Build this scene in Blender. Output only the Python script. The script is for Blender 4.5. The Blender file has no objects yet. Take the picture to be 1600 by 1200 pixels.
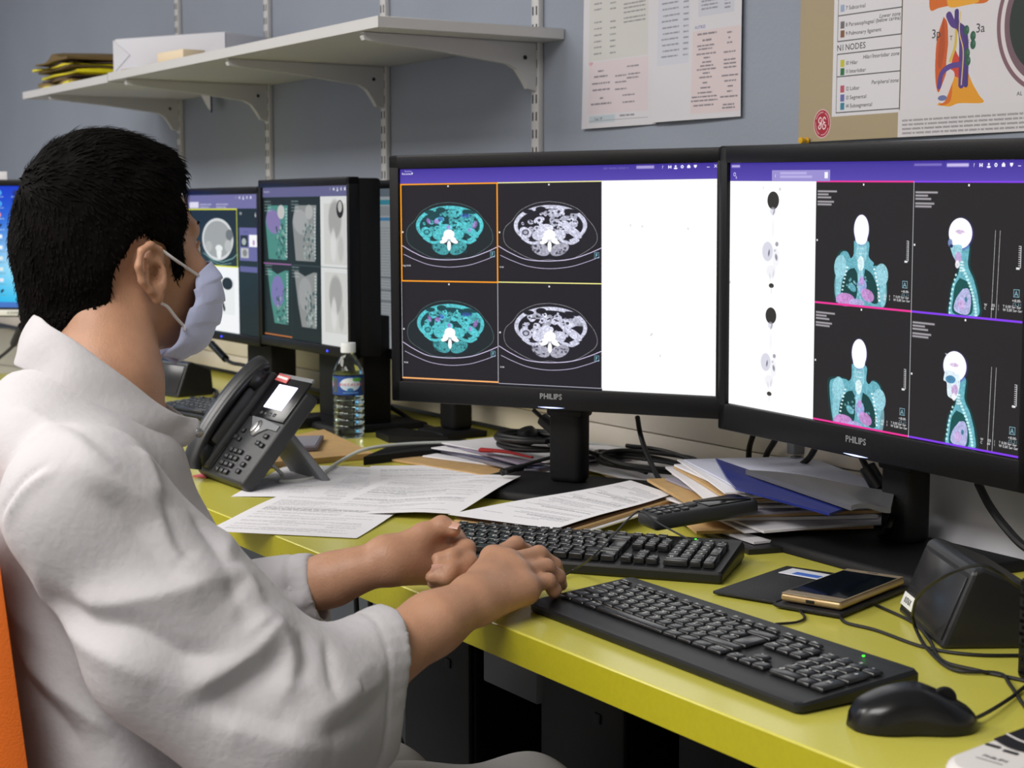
import bpy, bmesh, math, random
import numpy as np
from mathutils import Vector, Matrix, Euler
rnd = random.Random(7)
S = bpy.context.scene
COL = S.collection
PI = math.pi
R_ = math.radians

# ------------------------------------------------------------------ camera
DESK = 0.74
cam_d = bpy.data.cameras.new('camera')
cam_d.sensor_width = 36.0
cam_d.lens = 2570 / 1600 * 36
cam_d.clip_start = 0.05
cam = bpy.data.objects.new('camera', cam_d)
COL.objects.link(cam)
cf = Vector((-0.83896371, 0.53406285, -0.10448334))
cr = Vector((0.53700206, 0.84358093, 0.0))
cu = cr.cross(cf)
M = Matrix((cr, cu, -cf)).transposed().to_4x4()
M.translation = (0, 0, 1.16)
cam.matrix_world = M
cam_d.dof.use_dof = True
cam_d.dof.focus_distance = 2.0
cam_d.dof.aperture_fstop = 11
S.camera = cam
CAMP = Vector((0, 0, 1.16))

def at(px, py, z=DESK):
    """point of the horizontal plane at height z seen at that spot of the photograph"""
    d = cf + cr * ((px - 800) / 2570) + cu * ((600 - py) / 2570)
    return CAMP + d * ((z - 1.16) / d.z)

def at_y(px, py, y):
    d = cf + cr * ((px - 800) / 2570) + cu * ((600 - py) / 2570)
    return CAMP + d * (y / d.y)

def at_d(px, py, dist):
    d = cf + cr * ((px - 800) / 2570) + cu * ((600 - py) / 2570)
    return CAMP + d * dist

# ------------------------------------------------------------------ world, lights, exposure
W = bpy.data.worlds.new('world')
S.world = W
W.use_nodes = True
W.node_tree.nodes['Background'].inputs[0].default_value = (0.75, 0.85, 1.0, 1)
W.node_tree.nodes['Background'].inputs[1].default_value = 0.22

def area(name, loc, size, power, color, rot=(0, 0, 0)):
    l = bpy.data.lights.new(name, 'AREA')
    l.shape = 'RECTANGLE'; l.size = size[0]; l.size_y = size[1]
    l.energy = power; l.color = color
    o = bpy.data.objects.new(name, l); COL.objects.link(o)
    o.location = loc; o.rotation_euler = rot
    return o
area('ceiling_area_light', (-3.2, -0.75, 2.55), (1.6, 1.0), 62, (1.0, 0.97, 0.94))
area('ceiling_area_light', (-0.8, -0.75, 2.55), (1.6, 1.0), 66, (1.0, 0.97, 0.94))
area('ceiling_area_light', (-2.0, -2.0, 2.55), (1.6, 0.8), 20, (1.0, 0.93, 0.86))
area('ceiling_area_light', (-5.4, -0.6, 2.55), (1.6, 1.0), 42, (1.0, 0.97, 0.94))  # unseen lamp, added to brighten the left end of the back wall
S.view_settings.view_transform = 'Standard'
S.view_settings.look = 'None'
S.view_settings.gamma = 1.0
S.view_settings.use_curve_mapping = False
S.view_settings.exposure = 0.0

# ------------------------------------------------------------------ materials
def lin(c):
    return tuple(((x / 255) / 12.92 if x / 255 <= 0.04045 else ((x / 255 + 0.055) / 1.055) ** 2.4) for x in c)

MATS = {}
def mat(name, rgb, rough=0.5, metal=0.0, var=0.0, vscale=60, bump=0.0, bscale=300, emit=0, sss=0.0,
        trans=0.0, ior=1.45, alpha=1.0, spec=0.5, sheen=0.0, coat=0.0, stretch=None):
    if name in MATS:
        return MATS[name]
    m = bpy.data.materials.new(name); m.use_nodes = True
    nt = m.node_tree; b = nt.nodes['Principled BSDF']
    c = lin(rgb) + (1,)
    b.inputs['Base Color'].default_value = c
    b.inputs['Roughness'].default_value = rough
    b.inputs['Metallic'].default_value = metal
    b.inputs['IOR'].default_value = ior
    b.inputs['Specular IOR Level'].default_value = spec
    b.inputs['Transmission Weight'].default_value = trans
    b.inputs['Alpha'].default_value = alpha
    b.inputs['Sheen Weight'].default_value = sheen
    b.inputs['Coat Weight'].default_value = coat
    if sss:
        b.inputs['Subsurface Weight'].default_value = sss
        b.inputs['Subsurface Radius'].default_value = (0.012, 0.005, 0.003)
        b.inputs['Subsurface Scale'].default_value = 1.0
    if emit:
        b.inputs['Emission Color'].default_value = c
        b.inputs['Emission Strength'].default_value = emit
    if var or bump:
        tc = nt.nodes.new('ShaderNodeTexCoord')
        src = tc.outputs['Object']
        if stretch:
            mp = nt.nodes.new('ShaderNodeMapping'); mp.inputs['Scale'].default_value = stretch
            nt.links.new(src, mp.inputs[0]); src = mp.outputs[0]
    if var:
        n = nt.nodes.new('ShaderNodeTexNoise'); n.inputs['Scale'].default_value = vscale
        n.inputs['Detail'].default_value = 4
        nt.links.new(src, n.inputs[0])
        r = nt.nodes.new('ShaderNodeValToRGB')
        r.color_ramp.elements[0].position = 0.35; r.color_ramp.elements[1].position = 0.65
        r.color_ramp.elements[0].color = tuple(x * (1 - var) for x in c[:3]) + (1,)
        r.color_ramp.elements[1].color = tuple(min(1, x * (1 + var)) for x in c[:3]) + (1,)
        nt.links.new(n.outputs[0], r.inputs[0]); nt.links.new(r.outputs[0], b.inputs['Base Color'])
    if bump:
        n2 = nt.nodes.new('ShaderNodeTexNoise'); n2.inputs['Scale'].default_value = bscale
        n2.inputs['Detail'].default_value = 3
        nt.links.new(src, n2.inputs[0])
        bp = nt.nodes.new('ShaderNodeBump'); bp.inputs['Strength'].default_value = bump
        bp.inputs['Distance'].default_value = 0.002
        nt.links.new(n2.outputs[0], bp.inputs['Height']); nt.links.new(bp.outputs[0], b.inputs['Normal'])
    MATS[name] = m
    return m

WALL = mat('pale blue paint', (144, 151, 165), 0.85, var=0.03, vscale=3, bump=0.25, bscale=120)
WHITE = mat('white shelf enamel', (200, 199, 200), 0.5, bump=0.05)
CREAM = mat('cream plastic trunking', (226, 217, 204), 0.5, var=0.03, vscale=8)
GREEN = mat('yellow green laminate', (200, 193, 84), 0.22, var=0.025, vscale=350, spec=0.5)
GREEN2 = mat('yellow green desk edge', (172, 164, 28), 0.4, var=0.03, vscale=200)
BLACK = mat('black plastic', (18, 18, 20), 0.42, bump=0.15, bscale=900)
BLACKM = mat('matte black plastic', (16, 16, 18), 0.6, bump=0.15, bscale=700, spec=.3)
BEZEL = mat('black bezel plastic', (13, 13, 17), 0.38, bump=0.1, bscale=800, spec=.28)
GLOSS = mat('gloss black', (10, 11, 13), 0.12)
CABLE = mat('black cable rubber', (20, 20, 21), 0.5)
WCABLE = mat('white cable sheath', (205, 208, 205), 0.45)
GREY = mat('grey plastic', (120, 122, 126), 0.5)
DGREY = mat('dark grey plastic', (52, 54, 57), 0.45, bump=0.1, bscale=800)
PAPER = mat('white paper', (226, 224, 228), 0.75, var=0.015, vscale=20)
KRAFT = mat('brown kraft paper', (190, 155, 105), 0.7, var=0.05, vscale=60)
SILVER = mat('silver metal', (170, 170, 172), 0.3, metal=0.9)

# ------------------------------------------------------------------ object helpers
def tag(o, label=None, cat=None, group=None, kind=None):
    if label: o['label'] = label
    if cat: o['category'] = cat
    if group: o['group'] = group
    if kind: o['kind'] = kind
    return o

def thing(name, label, cat, loc=(0, 0, 0), rotz=0.0, group=None):
    o = bpy.data.objects.new(name, None); COL.objects.link(o)
    o.empty_display_size = 0.05
    o.location = loc; o.rotation_euler = (0, 0, rotz)
    return tag(o, label, cat, group)

class MB:
    """collects shapes into one mesh"""
    def __init__(s):
        s.v = []; s.f = []; s.uv = None
    def add(s, vs, fs, T=None):
        n = len(s.v)
        if T is not None:
            vs = [T @ Vector(p) for p in vs]
        s.v += [tuple(p) for p in vs]
        s.f += [tuple(i + n for i in f) for f in fs]
        return s
    def box(s, c, d, T=None, rot=None):
        x, y, z = d[0] / 2, d[1] / 2, d[2] / 2
        vs = [Vector((a * x, b * y, e * z)) for e in (-1, 1) for b in (-1, 1) for a in (-1, 1)]
        if rot: 
            m = Euler(rot).to_matrix(); vs = [m @ v for v in vs]
        vs = [v + Vector(c) for v in vs]
        return s.add(vs, [(0, 2, 3, 1), (4, 5, 7, 6), (0, 1, 5, 4), (2, 6, 7, 3), (0, 4, 6, 2), (1, 3, 7, 5)], T)
    def rbox(s, c, d, r=0.002, T=None, rot=None, seg=2, top=None):
        """box with rounded edges; top = (sx, sy) scales the upper face"""
        bm = bmesh.new(); bmesh.ops.create_cube(bm, size=1)
        for v in bm.verts:
            k = (top if (top and v.co.z > 0) else (1, 1))
            v.co = Vector((v.co.x * d[0] * k[0], v.co.y * d[1] * k[1], v.co.z * d[2]))
        bmesh.ops.bevel(bm, geom=bm.edges[:], offset=r, segments=seg, affect='EDGES', profile=0.5)
        m = Euler(rot).to_matrix() if rot else Matrix.Identity(3)
        vs = [m @ v.co + Vector(c) for v in bm.verts]
        fs = [tuple(v.index for v in f.verts) for f in bm.faces]
        bm.free()
        return s.add(vs, fs, T)
    def prism(s, pts, y0, y1, axis='y', T=None):
        """outline pts in the plane across `axis`, extruded from y0 to y1"""
        n = len(pts)
        def P(p, q):
            return {'y': (p[0], q, p[1]), 'z': (p[0], p[1], q), 'x': (q, p[0], p[1])}[axis]
        vs = [P(p, y0) for p in pts] + [P(p, y1) for p in pts]
        fs = [tuple(range(n))[::-1], tuple(range(n, 2 * n))] + [(i, (i + 1) % n, n + (i + 1) % n, n + i) for i in range(n)]
        return s.add(vs, fs, T)
    def lathe(s, prof, seg=32, c=(0, 0, 0), T=None):
        vs = []; fs = []
        for r, z in prof:
            for k in range(seg):
                a = 2 * PI * k / seg
                vs.append((c[0] + r * math.cos(a), c[1] + r * math.sin(a), c[2] + z))
        for i in range(len(prof) - 1):
            for k in range(seg):
                k2 = (k + 1) % seg
                fs.append((i * seg + k, i * seg + k2, (i + 1) * seg + k2, (i + 1) * seg + k))
        if prof[0][0] > 1e-5: fs.append(tuple(range(seg))[::-1])
        if prof[-1][0] > 1e-5: fs.append(tuple(range((len(prof) - 1) * seg, len(prof) * seg)))
        return s.add(vs, fs, T)
    def tube(s, pts, r, seg=8, T=None, smooth=6, closed=False, flat=1.0):
        P = spline(pts, smooth) if smooth else [Vector(p) for p in pts]
        n = len(P)
        rr = r if callable(r) else (lambda t: r)
        up = Vector((0, 0, 1)); vs = []; fs = []
        prev = None
        for i, p in enumerate(P):
            t = (P[min(i + 1, n - 1)] - P[max(i - 1, 0)])
            t = t.normalized() if t.length > 1e-9 else Vector((1, 0, 0))
            if prev is None:
                a = t.cross(up)
                if a.length < 0.05: a = t.cross(Vector((1, 0, 0)))
            else:
                a = prev - t * prev.dot(t)
            a.normalize(); b = a.cross(t); prev = a
            for k in range(seg):
                g = 2 * PI * k / seg
                vs.append(p + (a * math.cos(g) + b * math.sin(g) * flat) * rr(i / (n - 1)))
        for i in range(n - 1):
            for k in range(seg):
                k2 = (k + 1) % seg
                fs.append((i * seg + k, i * seg + k2, (i + 1) * seg + k2, (i + 1) * seg + k))
        fs.append(tuple(range(seg))); fs.append(tuple(range((n - 1) * seg, n * seg))[::-1])
        return s.add(vs, fs, T)
    def xf(s, T):
        s.v = [tuple(T @ Vector(p)) for p in s.v]; return s
    def build(s, name, m, parent=None, smooth=True, angle=40, label=None, bevel=0):
        me = bpy.data.meshes.new(name)
        me.from_pydata(s.v, [], s.f)
        me.update()
        bm = bmesh.new(); bm.from_mesh(me)
        bmesh.ops.recalc_face_normals(bm, faces=bm.faces)
        bm.to_mesh(me); bm.free()
        if smooth:
            me.polygons.foreach_set('use_smooth', [True] * len(me.polygons))
            me.set_sharp_from_angle(angle=R_(angle))
        me.materials.append(m)
        o = bpy.data.objects.new(name, me); COL.objects.link(o)
        if parent is not None: o.parent = parent
        if label: o['label'] = label
        if bevel:
            bv = o.modifiers.new('bevel', 'BEVEL'); bv.width = bevel; bv.segments = 2
            bv.limit_method = 'ANGLE'
        return o

def spline(pts, k=6):
    P = [Vector(p) for p in pts]
    if len(P) < 3: k = max(k, 1)
    out = []
    for i in range(len(P) - 1):
        p0 = P[i - 1] if i else P[0] * 2 - P[1]
        p1, p2 = P[i], P[i + 1]
        p3 = P[i + 2] if i + 2 < len(P) else P[-1] * 2 - P[-2]
        for j in range(k):
            t = j / k
            out.append(0.5 * ((2 * p1) + (p2 - p0) * t + (2 * p0 - 5 * p1 + 4 * p2 - p3) * t * t + (3 * p1 - p0 - 3 * p2 + p3) * t ** 3))
    out.append(P[-1])
    return out

def solo(name, mb, m, label, cat, group=None, **k):
    o = mb.build(name, m, None, **k)
    # move the origin to the thing's base
    xs = np.array(mb.v); c = Vector(((xs[:, 0].min() + xs[:, 0].max()) / 2, (xs[:, 1].min() + xs[:, 1].max()) / 2, xs[:, 2].min()))
    o.data.transform(Matrix.Translation(-c)); o.location = c
    return tag(o, label, cat, group)

def copy_tree(o, parent=None):
    c = o.copy(); COL.objects.link(c); c.parent = parent
    for ch in o.children: copy_tree(ch, c)
    return c

def TR(loc, rotz=0.0, rx=0.0, ry=0.0):
    return Matrix.Translation(loc) @ Euler((rx, ry, rotz)).to_matrix().to_4x4()

# ------------------------------------------------------------------ glyphs of the built-in font
def load_glyphs():
    chars = 'ABCDEFGHIJKLMNOPQRSTUVWXYZabcdefghijklmnopqrstuvwxyz0123456789.,:;-+/()?!&*#=<>'
    obs = []
    for ch in chars:
        cu_ = bpy.data.curves.new('g', 'FONT'); cu_.body = ch; cu_.size = 1; cu_.resolution_u = 3
        o = bpy.data.objects.new('g', cu_); COL.objects.link(o); obs.append(o)
    dg = bpy.context.evaluated_depsgraph_get(); dg.update()
    G = {}
    for ch, o in zip(chars, obs):
        me = bpy.data.meshes.new_from_object(o.evaluated_get(dg)); me.calc_loop_triangles()
        co = np.array([v.co[:2] for v in me.vertices]).reshape(-1, 2)
        tr = np.array([t.vertices[:] for t in me.loop_triangles]).reshape(-1, 3)
        G[ch] = (co, tr, (co[:, 0].max() if len(co) else 0.3) + 0.06)
        bpy.data.meshes.remove(me)
    for o in obs:
        c_ = o.data; bpy.data.objects.remove(o); bpy.data.curves.remove(c_)
    G[' '] = (np.zeros((0, 2)), np.zeros((0, 3), int), 0.28)
    return G
GL = load_glyphs()

def text_width(s):
    return sum(GL.get(c, GL['-'])[2] for c in s)

def text_mb(s, h, T, center=True, bold=0.0, mb=None, sx=1.0):
    """flat raised lettering: local x to the right, y up, z out; h = capital height"""
    mb = mb or MB()
    k = h / 0.70
    x = -text_width(s) / 2 if center else 0
    for c in s:
        co, tr, adv = GL.get(c, GL['-'])
        offs = [(0, 0)] if not bold else [(-bold, 0), (bold, 0), (0, bold), (0, -bold)]
        for ox, oy in offs:
            mb.add([Vector(((p[0] + x + ox) * k * sx, (p[1] + oy) * k, 0)) for p in co], [tuple(int(i) for i in t) for t in tr], T)
        x += adv
    return mb

# ------------------------------------------------------------------ a canvas for flat print and screens
class Cv:
    def __init__(s, w, h, bg=(255, 255, 255)):
        s.w, s.h = w, h
        s.a = np.zeros((h, w, 3), np.float32); s.a[:] = np.array(bg, np.float32) / 255
    def _box(s, x0, y0, x1, y1, pad=2):
        X0, Y0 = max(0, int(x0 - pad)), max(0, int(y0 - pad)); X1, Y1 = min(s.w, int(x1 + pad) + 1), min(s.h, int(y1 + pad) + 1)
        if X1 <= X0 or Y1 <= Y0: return None
        ys, xs = np.mgrid[Y0:Y1, X0:X1].astype(np.float32)
        return (slice(Y0, Y1), slice(X0, X1)), xs + 0.5, ys + 0.5
    def mix(s, sl, m, c):
        m = m[..., None]; s.a[sl] = s.a[sl] * (1 - m) + np.array(c, np.float32) / 255 * m
    def rect(s, x0, y0, x1, y1, c, a=1.0, soft=0.0):
        b = s._box(x0, y0, x1, y1, 2 + soft * 2)
        if not b: return
        sl, X, Y = b; q = 1 + soft
        m = np.clip((X - x0) / q + 0.5, 0, 1) * np.clip((x1 - X) / q + 0.5, 0, 1) * np.clip((Y - y0) / q + 0.5, 0, 1) * np.clip((y1 - Y) / q + 0.5, 0, 1)
        s.mix(sl, m * a, c)
    def frame(s, x0, y0, x1, y1, w, c):
        s.rect(x0, y0, x1, y0 + w, c); s.rect(x0, y1 - w, x1, y1, c); s.rect(x0, y0, x0 + w, y1, c); s.rect(x1 - w, y0, x1, y1, c)
    def ell(s, cx, cy, rx, ry, c, a=1.0, rot=0.0, soft=1.0, ring=0.0):
        R = max(rx, ry) + soft + ring
        b = s._box(cx - R, cy - R, cx + R, cy + R)
        if not b: return
        sl, X, Y = b; co, si = math.cos(rot), math.sin(rot)
        u = ((X - cx) * co + (Y - cy) * si) / rx; v = (-(X - cx) * si + (Y - cy) * co) / ry
        d = (np.sqrt(u * u + v * v) - 1) * min(rx, ry)
        m = np.clip(0.5 - d / soft, 0, 1) if not ring else np.clip(0.5 - (np.abs(d) - ring / 2) / soft, 0, 1)
        s.mix(sl, m * a, c)
    def line(s, pts, w, c, a=1.0):
        for p, q in zip(pts[:-1], pts[1:]):
            b = s._box(min(p[0], q[0]) - w, min(p[1], q[1]) - w, max(p[0], q[0]) + w, max(p[1], q[1]) + w)
            if not b: continue
            sl, X, Y = b; dx, dy = q[0] - p[0], q[1] - p[1]; L = dx * dx + dy * dy + 1e-9
            t = np.clip(((X - p[0]) * dx + (Y - p[1]) * dy) / L, 0, 1)
            d = np.hypot(X - p[0] - t * dx, Y - p[1] - t * dy) - w / 2
            s.mix(sl, np.clip(0.5 - d, 0, 1) * a, c)
    def poly(s, pts, c, a=1.0, ss=3):
        xs = [p[0] for p in pts]; ys = [p[1] for p in pts]
        b = s._box(min(xs), min(ys), max(xs), max(ys))
        if not b: return
        sl, X, Y = b; acc = np.zeros_like(X)
        for i in range(ss):
            for j in range(ss):
                x = X + (i + .5) / ss - .5; y = Y + (j + .5) / ss - .5; ins = np.zeros(X.shape, bool)
                for (x0, y0), (x1, y1) in zip(pts, pts[1:] + pts[:1]):
                    if y0 == y1: continue
                    cond = ((y0 > y) != (y1 > y)) & (x < (x1 - x0) * (y - y0) / (y1 - y0) + x0)
                    ins ^= cond
                acc += ins
        s.mix(sl, acc / ss / ss * a, c)
    def text(s, st, x, y, h, c, a=1.0, center=False, italic=0.0, bold=False):
        """y is the baseline, h the capital height"""
        k = h / 0.70
        if center: x -= text_width(st) * k / 2
        tris = []
        for ch in st:
            co, tr, adv = GL.get(ch, GL['-'])
            if len(tr):
                p = co[tr]                                  # n,3,2
                tris.append(np.stack([x + (p[..., 0] + italic * p[..., 1]) * k, y - p[..., 1] * k], -1))
            x += adv * k
        if not tris: return
        T = np.concatenate(tris)
        b = s._box(T[..., 0].min(), T[..., 1].min(), T[..., 0].max(), T[..., 1].max())
        if not b: return
        sl, X, Y = b; ss = 3 if h < 24 else 2
        H, Wd = X.shape; acc = np.zeros((H * ss, Wd * ss), np.float32)
        ox, oy = sl[1].start, sl[0].start
        for t in (T - np.array([ox, oy])) * ss:
            x0, y0 = np.floor(t.min(0)).astype(int); x1, y1 = np.ceil(t.max(0)).astype(int) + 1
            x0, y0 = max(0, x0), max(0, y0); x1, y1 = min(acc.shape[1], x1), min(acc.shape[0], y1)
            if x1 <= x0 or y1 <= y0: continue
            gx = np.arange(x0, x1)[None, :] + 0.5; gy = np.arange(y0, y1)[:, None] + 0.5
            (ax, ay), (bx, by), (qx, qy) = t
            e0 = (bx - ax) * (gy - ay) - (by - ay) * (gx - ax)
            e1 = (qx - bx) * (gy - by) - (qy - by) * (gx - bx)
            e2 = (ax - qx) * (gy - qy) - (ay - qy) * (gx - qx)
            m = ((e0 >= 0) & (e1 >= 0) & (e2 >= 0)) | ((e0 <= 0) & (e1 <= 0) & (e2 <= 0))
            acc[y0:y1, x0:x1][m] = 1
        m = acc.reshape(H, ss, Wd, ss).mean((1, 3))
        if bold: m = np.clip(m * 1.8, 0, 1)
        s.mix(sl, m * a, c)
    def scribble(s, x, y, w, h, c, a=0.8, seed=0):
        """a line of print too small to read"""
        r = random.Random(seed * 131 + int(x * 7 + y * 13)); q = x
        while q < x + w:
            wl = h * r.uniform(0.8, 5.0); e = min(q + wl, x + w)
            b = s._box(q, y - h, e, y)
            if b:
                sl, X, Y = b
                n = np.abs(np.sin(X * 6.1 / h + r.random() * 6) * 0.5 + np.sin(X * 2.9 / h + Y) * 0.5)
                m = np.clip((X - q) + .5, 0, 1) * np.clip((e - X) + .5, 0, 1) * np.clip((Y - (y - h * .75)) + .5, 0, 1) * np.clip((y - Y) + .5, 0, 1)
                s.mix(sl, m * (0.45 + 0.55 * n) * a, c)
            q = e + h * 0.45
    def image(s, name):
        im = bpy.data.images.new(name, s.w, s.h)
        px = np.ones((s.h, s.w, 4), np.float32); px[..., :3] = np.clip(s.a[::-1], 0, 1)
        im.pixels.foreach_set(px.ravel()); im.update(); im.pack()
        return im

def print_mat(name, cv, rough=0.7, emit=0.0, base=1.0, trans=False):
    m = bpy.data.materials.new(name); m.use_nodes = True
    nt = m.node_tree; b = nt.nodes['Principled BSDF']
    t = nt.nodes.new('ShaderNodeTexImage'); t.image = cv.image(name.replace(' ', '_')); t.extension = 'EXTEND'
    b.inputs['Roughness'].default_value = rough
    if emit:
        b.inputs['Base Color'].default_value = (0.01, 0.01, 0.012, 1)
        b.inputs['Specular IOR Level'].default_value = 0.12
        nt.links.new(t.outputs[0], b.inputs['Emission Color']); b.inputs['Emission Strength'].default_value = emit
    else:
        nt.links.new(t.outputs[0], b.inputs['Base Color'])
    return m

def uv_panel(name, w, h, m, parent, T=None, label=None):
    """flat rectangle in the local xz plane facing -y, centred, with uv"""
    me = bpy.data.meshes.new(name)
    vs = [Vector((-w / 2, 0, -h / 2)), Vector((w / 2, 0, -h / 2)), Vector((w / 2, 0, h / 2)), Vector((-w / 2, 0, h / 2))]
    if T is not None: vs = [T @ v for v in vs]
    me.from_pydata(vs, [], [(0, 1, 2, 3)]); uv = me.uv_layers.new(name='uv')
    for i, c in enumerate(((0, 0), (1, 0), (1, 1), (0, 1))): uv.data[i].uv = c
    me.materials.append(m)
    o = bpy.data.objects.new(name, me); COL.objects.link(o)
    if parent is not None: o.parent = parent
    if label: o['label'] = label
    return o

def sheet(name, corners, m, parent=None, lift=None, th=0.0004, nx=14, ny=14, m2=None, label=None):
    """a sheet of paper: corners (4 world points: print's top left, top right, bottom right, bottom left),
    lift(u, v) adds height; u to the right, v down the print; has thickness and uv"""
    c = [Vector(p) for p in corners]
    vs = []; fs = []; uvs = []
    for side in (0, 1):
        for j in range(ny + 1):
            for i in range(nx + 1):
                u, v = i / nx, j / ny
                p = (c[0] * (1 - u) + c[1] * u) * (1 - v) + (c[3] * (1 - u) + c[2] * u) * v
                n = (c[1] - c[0]).cross(c[0] - c[3]).normalized()
                if lift: p = p + Vector((0, 0, 1)) * lift(u, v) if abs(n.z) > 0.5 else p + n * lift(u, v)
                vs.append(p - n * th * side); uvs.append((u, 1 - v))
    N = (nx + 1) * (ny + 1)
    for j in range(ny):
        for i in range(nx):
            a = j * (nx + 1) + i
            fs.append((a + nx + 1, a + nx + 2, a + 1, a)); fs.append((N + a, N + a + 1, N + a + nx + 2, N + a + nx + 1))
    ring = [i for i in range(nx + 1)] + [j * (nx + 1) + nx for j in range(1, ny + 1)] + [ny * (nx + 1) + i for i in range(nx - 1, -1, -1)] + [j * (nx + 1) for j in range(ny - 1, 0, -1)]
    for a, b in zip(ring, ring[1:] + ring[:1]): fs.append((a, b, N + b, N + a))
    org = sum(c, Vector()) / 4; org.z = min(p.z for p in vs)
    if parent is None: vs = [p - org for p in vs]
    me = bpy.data.meshes.new(name); me.from_pydata(vs, [], fs)
    uv = me.uv_layers.new(name='uv')
    li = np.zeros(len(me.loops), np.int32); me.loops.foreach_get('vertex_index', li)
    uv.data.foreach_set('uv', np.array(uvs, np.float32)[li].ravel())
    me.polygons.foreach_set('use_smooth', [True] * len(me.polygons)); me.set_sharp_from_angle(angle=R_(50))
    me.materials.append(m)
    if m2:
        me.materials.append(m2)
        idx = [0 if (k < 2 * nx * ny and k % 2 == 0) else 1 for k in range(len(me.polygons))]
        me.polygons.foreach_set('material_index', idx)
    o = bpy.data.objects.new(name, me); COL.objects.link(o)
    if parent is None: o.location = org
    else: o.parent = parent
    if label: o['label'] = label
    return o
# ================================================================== the room
def struct(name, mb, m, parent=None, **k):
    o = mb.build(name, m, parent, smooth=False, **k)
    if parent is None: o['kind'] = 'structure'
    return o
X0, X1, Y0, Y1, ZC = -6.6, 2.2, -2.6, 1.70, 2.62
struct('wall_back', MB().box(((X0 + X1) / 2, Y1 + 0.05, ZC / 2), (X1 - X0, 0.1, ZC)), WALL)
struct('wall_left', MB().box((X0 - 0.05, (Y0 + Y1) / 2, ZC / 2), (0.1, Y1 - Y0, ZC)), WALL)
OFFW = mat('off white paint', (226, 224, 218), 0.9)
struct('wall_right', MB().box((X1 + 0.05, (Y0 + Y1) / 2, ZC / 2), (0.1, Y1 - Y0, ZC)), OFFW)
struct('wall_front', MB().box(((X0 + X1) / 2, Y0 - 0.05, ZC / 2), (X1 - X0, 0.1, ZC)), OFFW)
FLOOR = mat('grey linoleum', (104, 104, 106), 0.6, var=0.06, vscale=20)
CEIL = mat('white ceiling tile', (232, 232, 228), 0.9, bump=0.3, bscale=60)
struct('floor', MB().box(((X0 + X1) / 2, (Y0 + Y1) / 2, -0.05), (X1 - X0, Y1 - Y0, 0.1)), FLOOR)
struct('ceiling', MB().box(((X0 + X1) / 2, (Y0 + Y1) / 2, ZC + 0.05), (X1 - X0, Y1 - Y0, 0.1)), CEIL)

# cable trunking along the wall just above the worktop: body, cover with its seam, lower lip
TX0, TX1 = -6.55, 0.9
tk = thing('cable_trunking', 'cream plastic cable trunking running along the wall just above the desk', 'trunking', (0, 1.70, 0.755))
tk.name = 'trim_1'; tk['kind'] = 'structure'; del tk['category']
tk['label'] = 'cream plastic cable trunking along the wall just above the desk'
cxm = (TX0 + TX1) / 2; L_ = TX1 - TX0
MB().box((cxm, -0.0275, 0.075), (L_, 0.055, 0.15)).build('trunking_body', CREAM, tk, bevel=0.003)
MB().rbox((cxm, -0.0605, 0.098), (L_, 0.009, 0.112), 0.003).build('trunking_cover', CREAM, tk)
MB().rbox((cxm, -0.0600, 0.0205), (L_, 0.007, 0.040), 0.002).build('trunking_lip', CREAM, tk)

# ------------------------------------------------------------------ the long worktop
DX0, DX1, DY0, DY1, DT = -4.30, 0.55, 0.873, 1.675, 0.035
wt = thing('desk', 'long yellow-green laminate desk running along the wall under all the screens', 'desk', ((DX0 + DX1) / 2, (DY0 + DY1) / 2, 0))
lx = DX1 - DX0; ly = DY1 - DY0
MB().rbox((0, 0, DESK - DT / 2), (lx, ly, DT), 0.0015, seg=1).build('desktop', GREEN, wt)
MB().box((0, -ly / 2 - 0.0006, DESK - DT / 2), (lx - 0.003, 0.0012, DT - 0.003)).build('edge_band', GREEN2, wt, smooth=False)
LEG = mat('grey steel leg', (88, 92, 98), 0.5)
for x in (-2.35, -1.05, 0.95, 2.2):
    MB().rbox((x, ly / 2 - 0.045, (DESK - DT) / 2), (0.06, 0.05, DESK - DT), 0.003).build('leg', LEG, wt)
    MB().rbox((x, 0.02, DESK - DT - 0.03), (0.05, ly - 0.16, 0.06), 0.003).build('crossbar', LEG, wt)
MB().rbox((-1.625 + .0575 - (DX0 + DX1) / 2, 1.0 - (DY0 + DY1) / 2, .655), (.115, .012, .098), .002).build('support_plate', LEG, wt)
# beige counter where the green worktop ends on the far left
bc = thing('counter', 'beige counter beyond the far end of the yellow-green desk, under the leftmost monitor', 'counter', (-5.15, 1.28, 0))
BEIGE = mat('beige laminate', (182, 178, 160), 0.6, var=0.02, vscale=30)
MB().rbox((0, 0, 0.725), (1.66, 0.74, 0.03), 0.002).build('countertop', BEIGE, bc)
MB().box((0, 0.02, 0.355), (1.62, 0.68, 0.71)).build('body', BEIGE, bc)
# ================================================================== what the screens show
def mapc(cv, x0, y0, w, h):
    return lambda u, v: (x0 + u * w, y0 + v * h)

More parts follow.
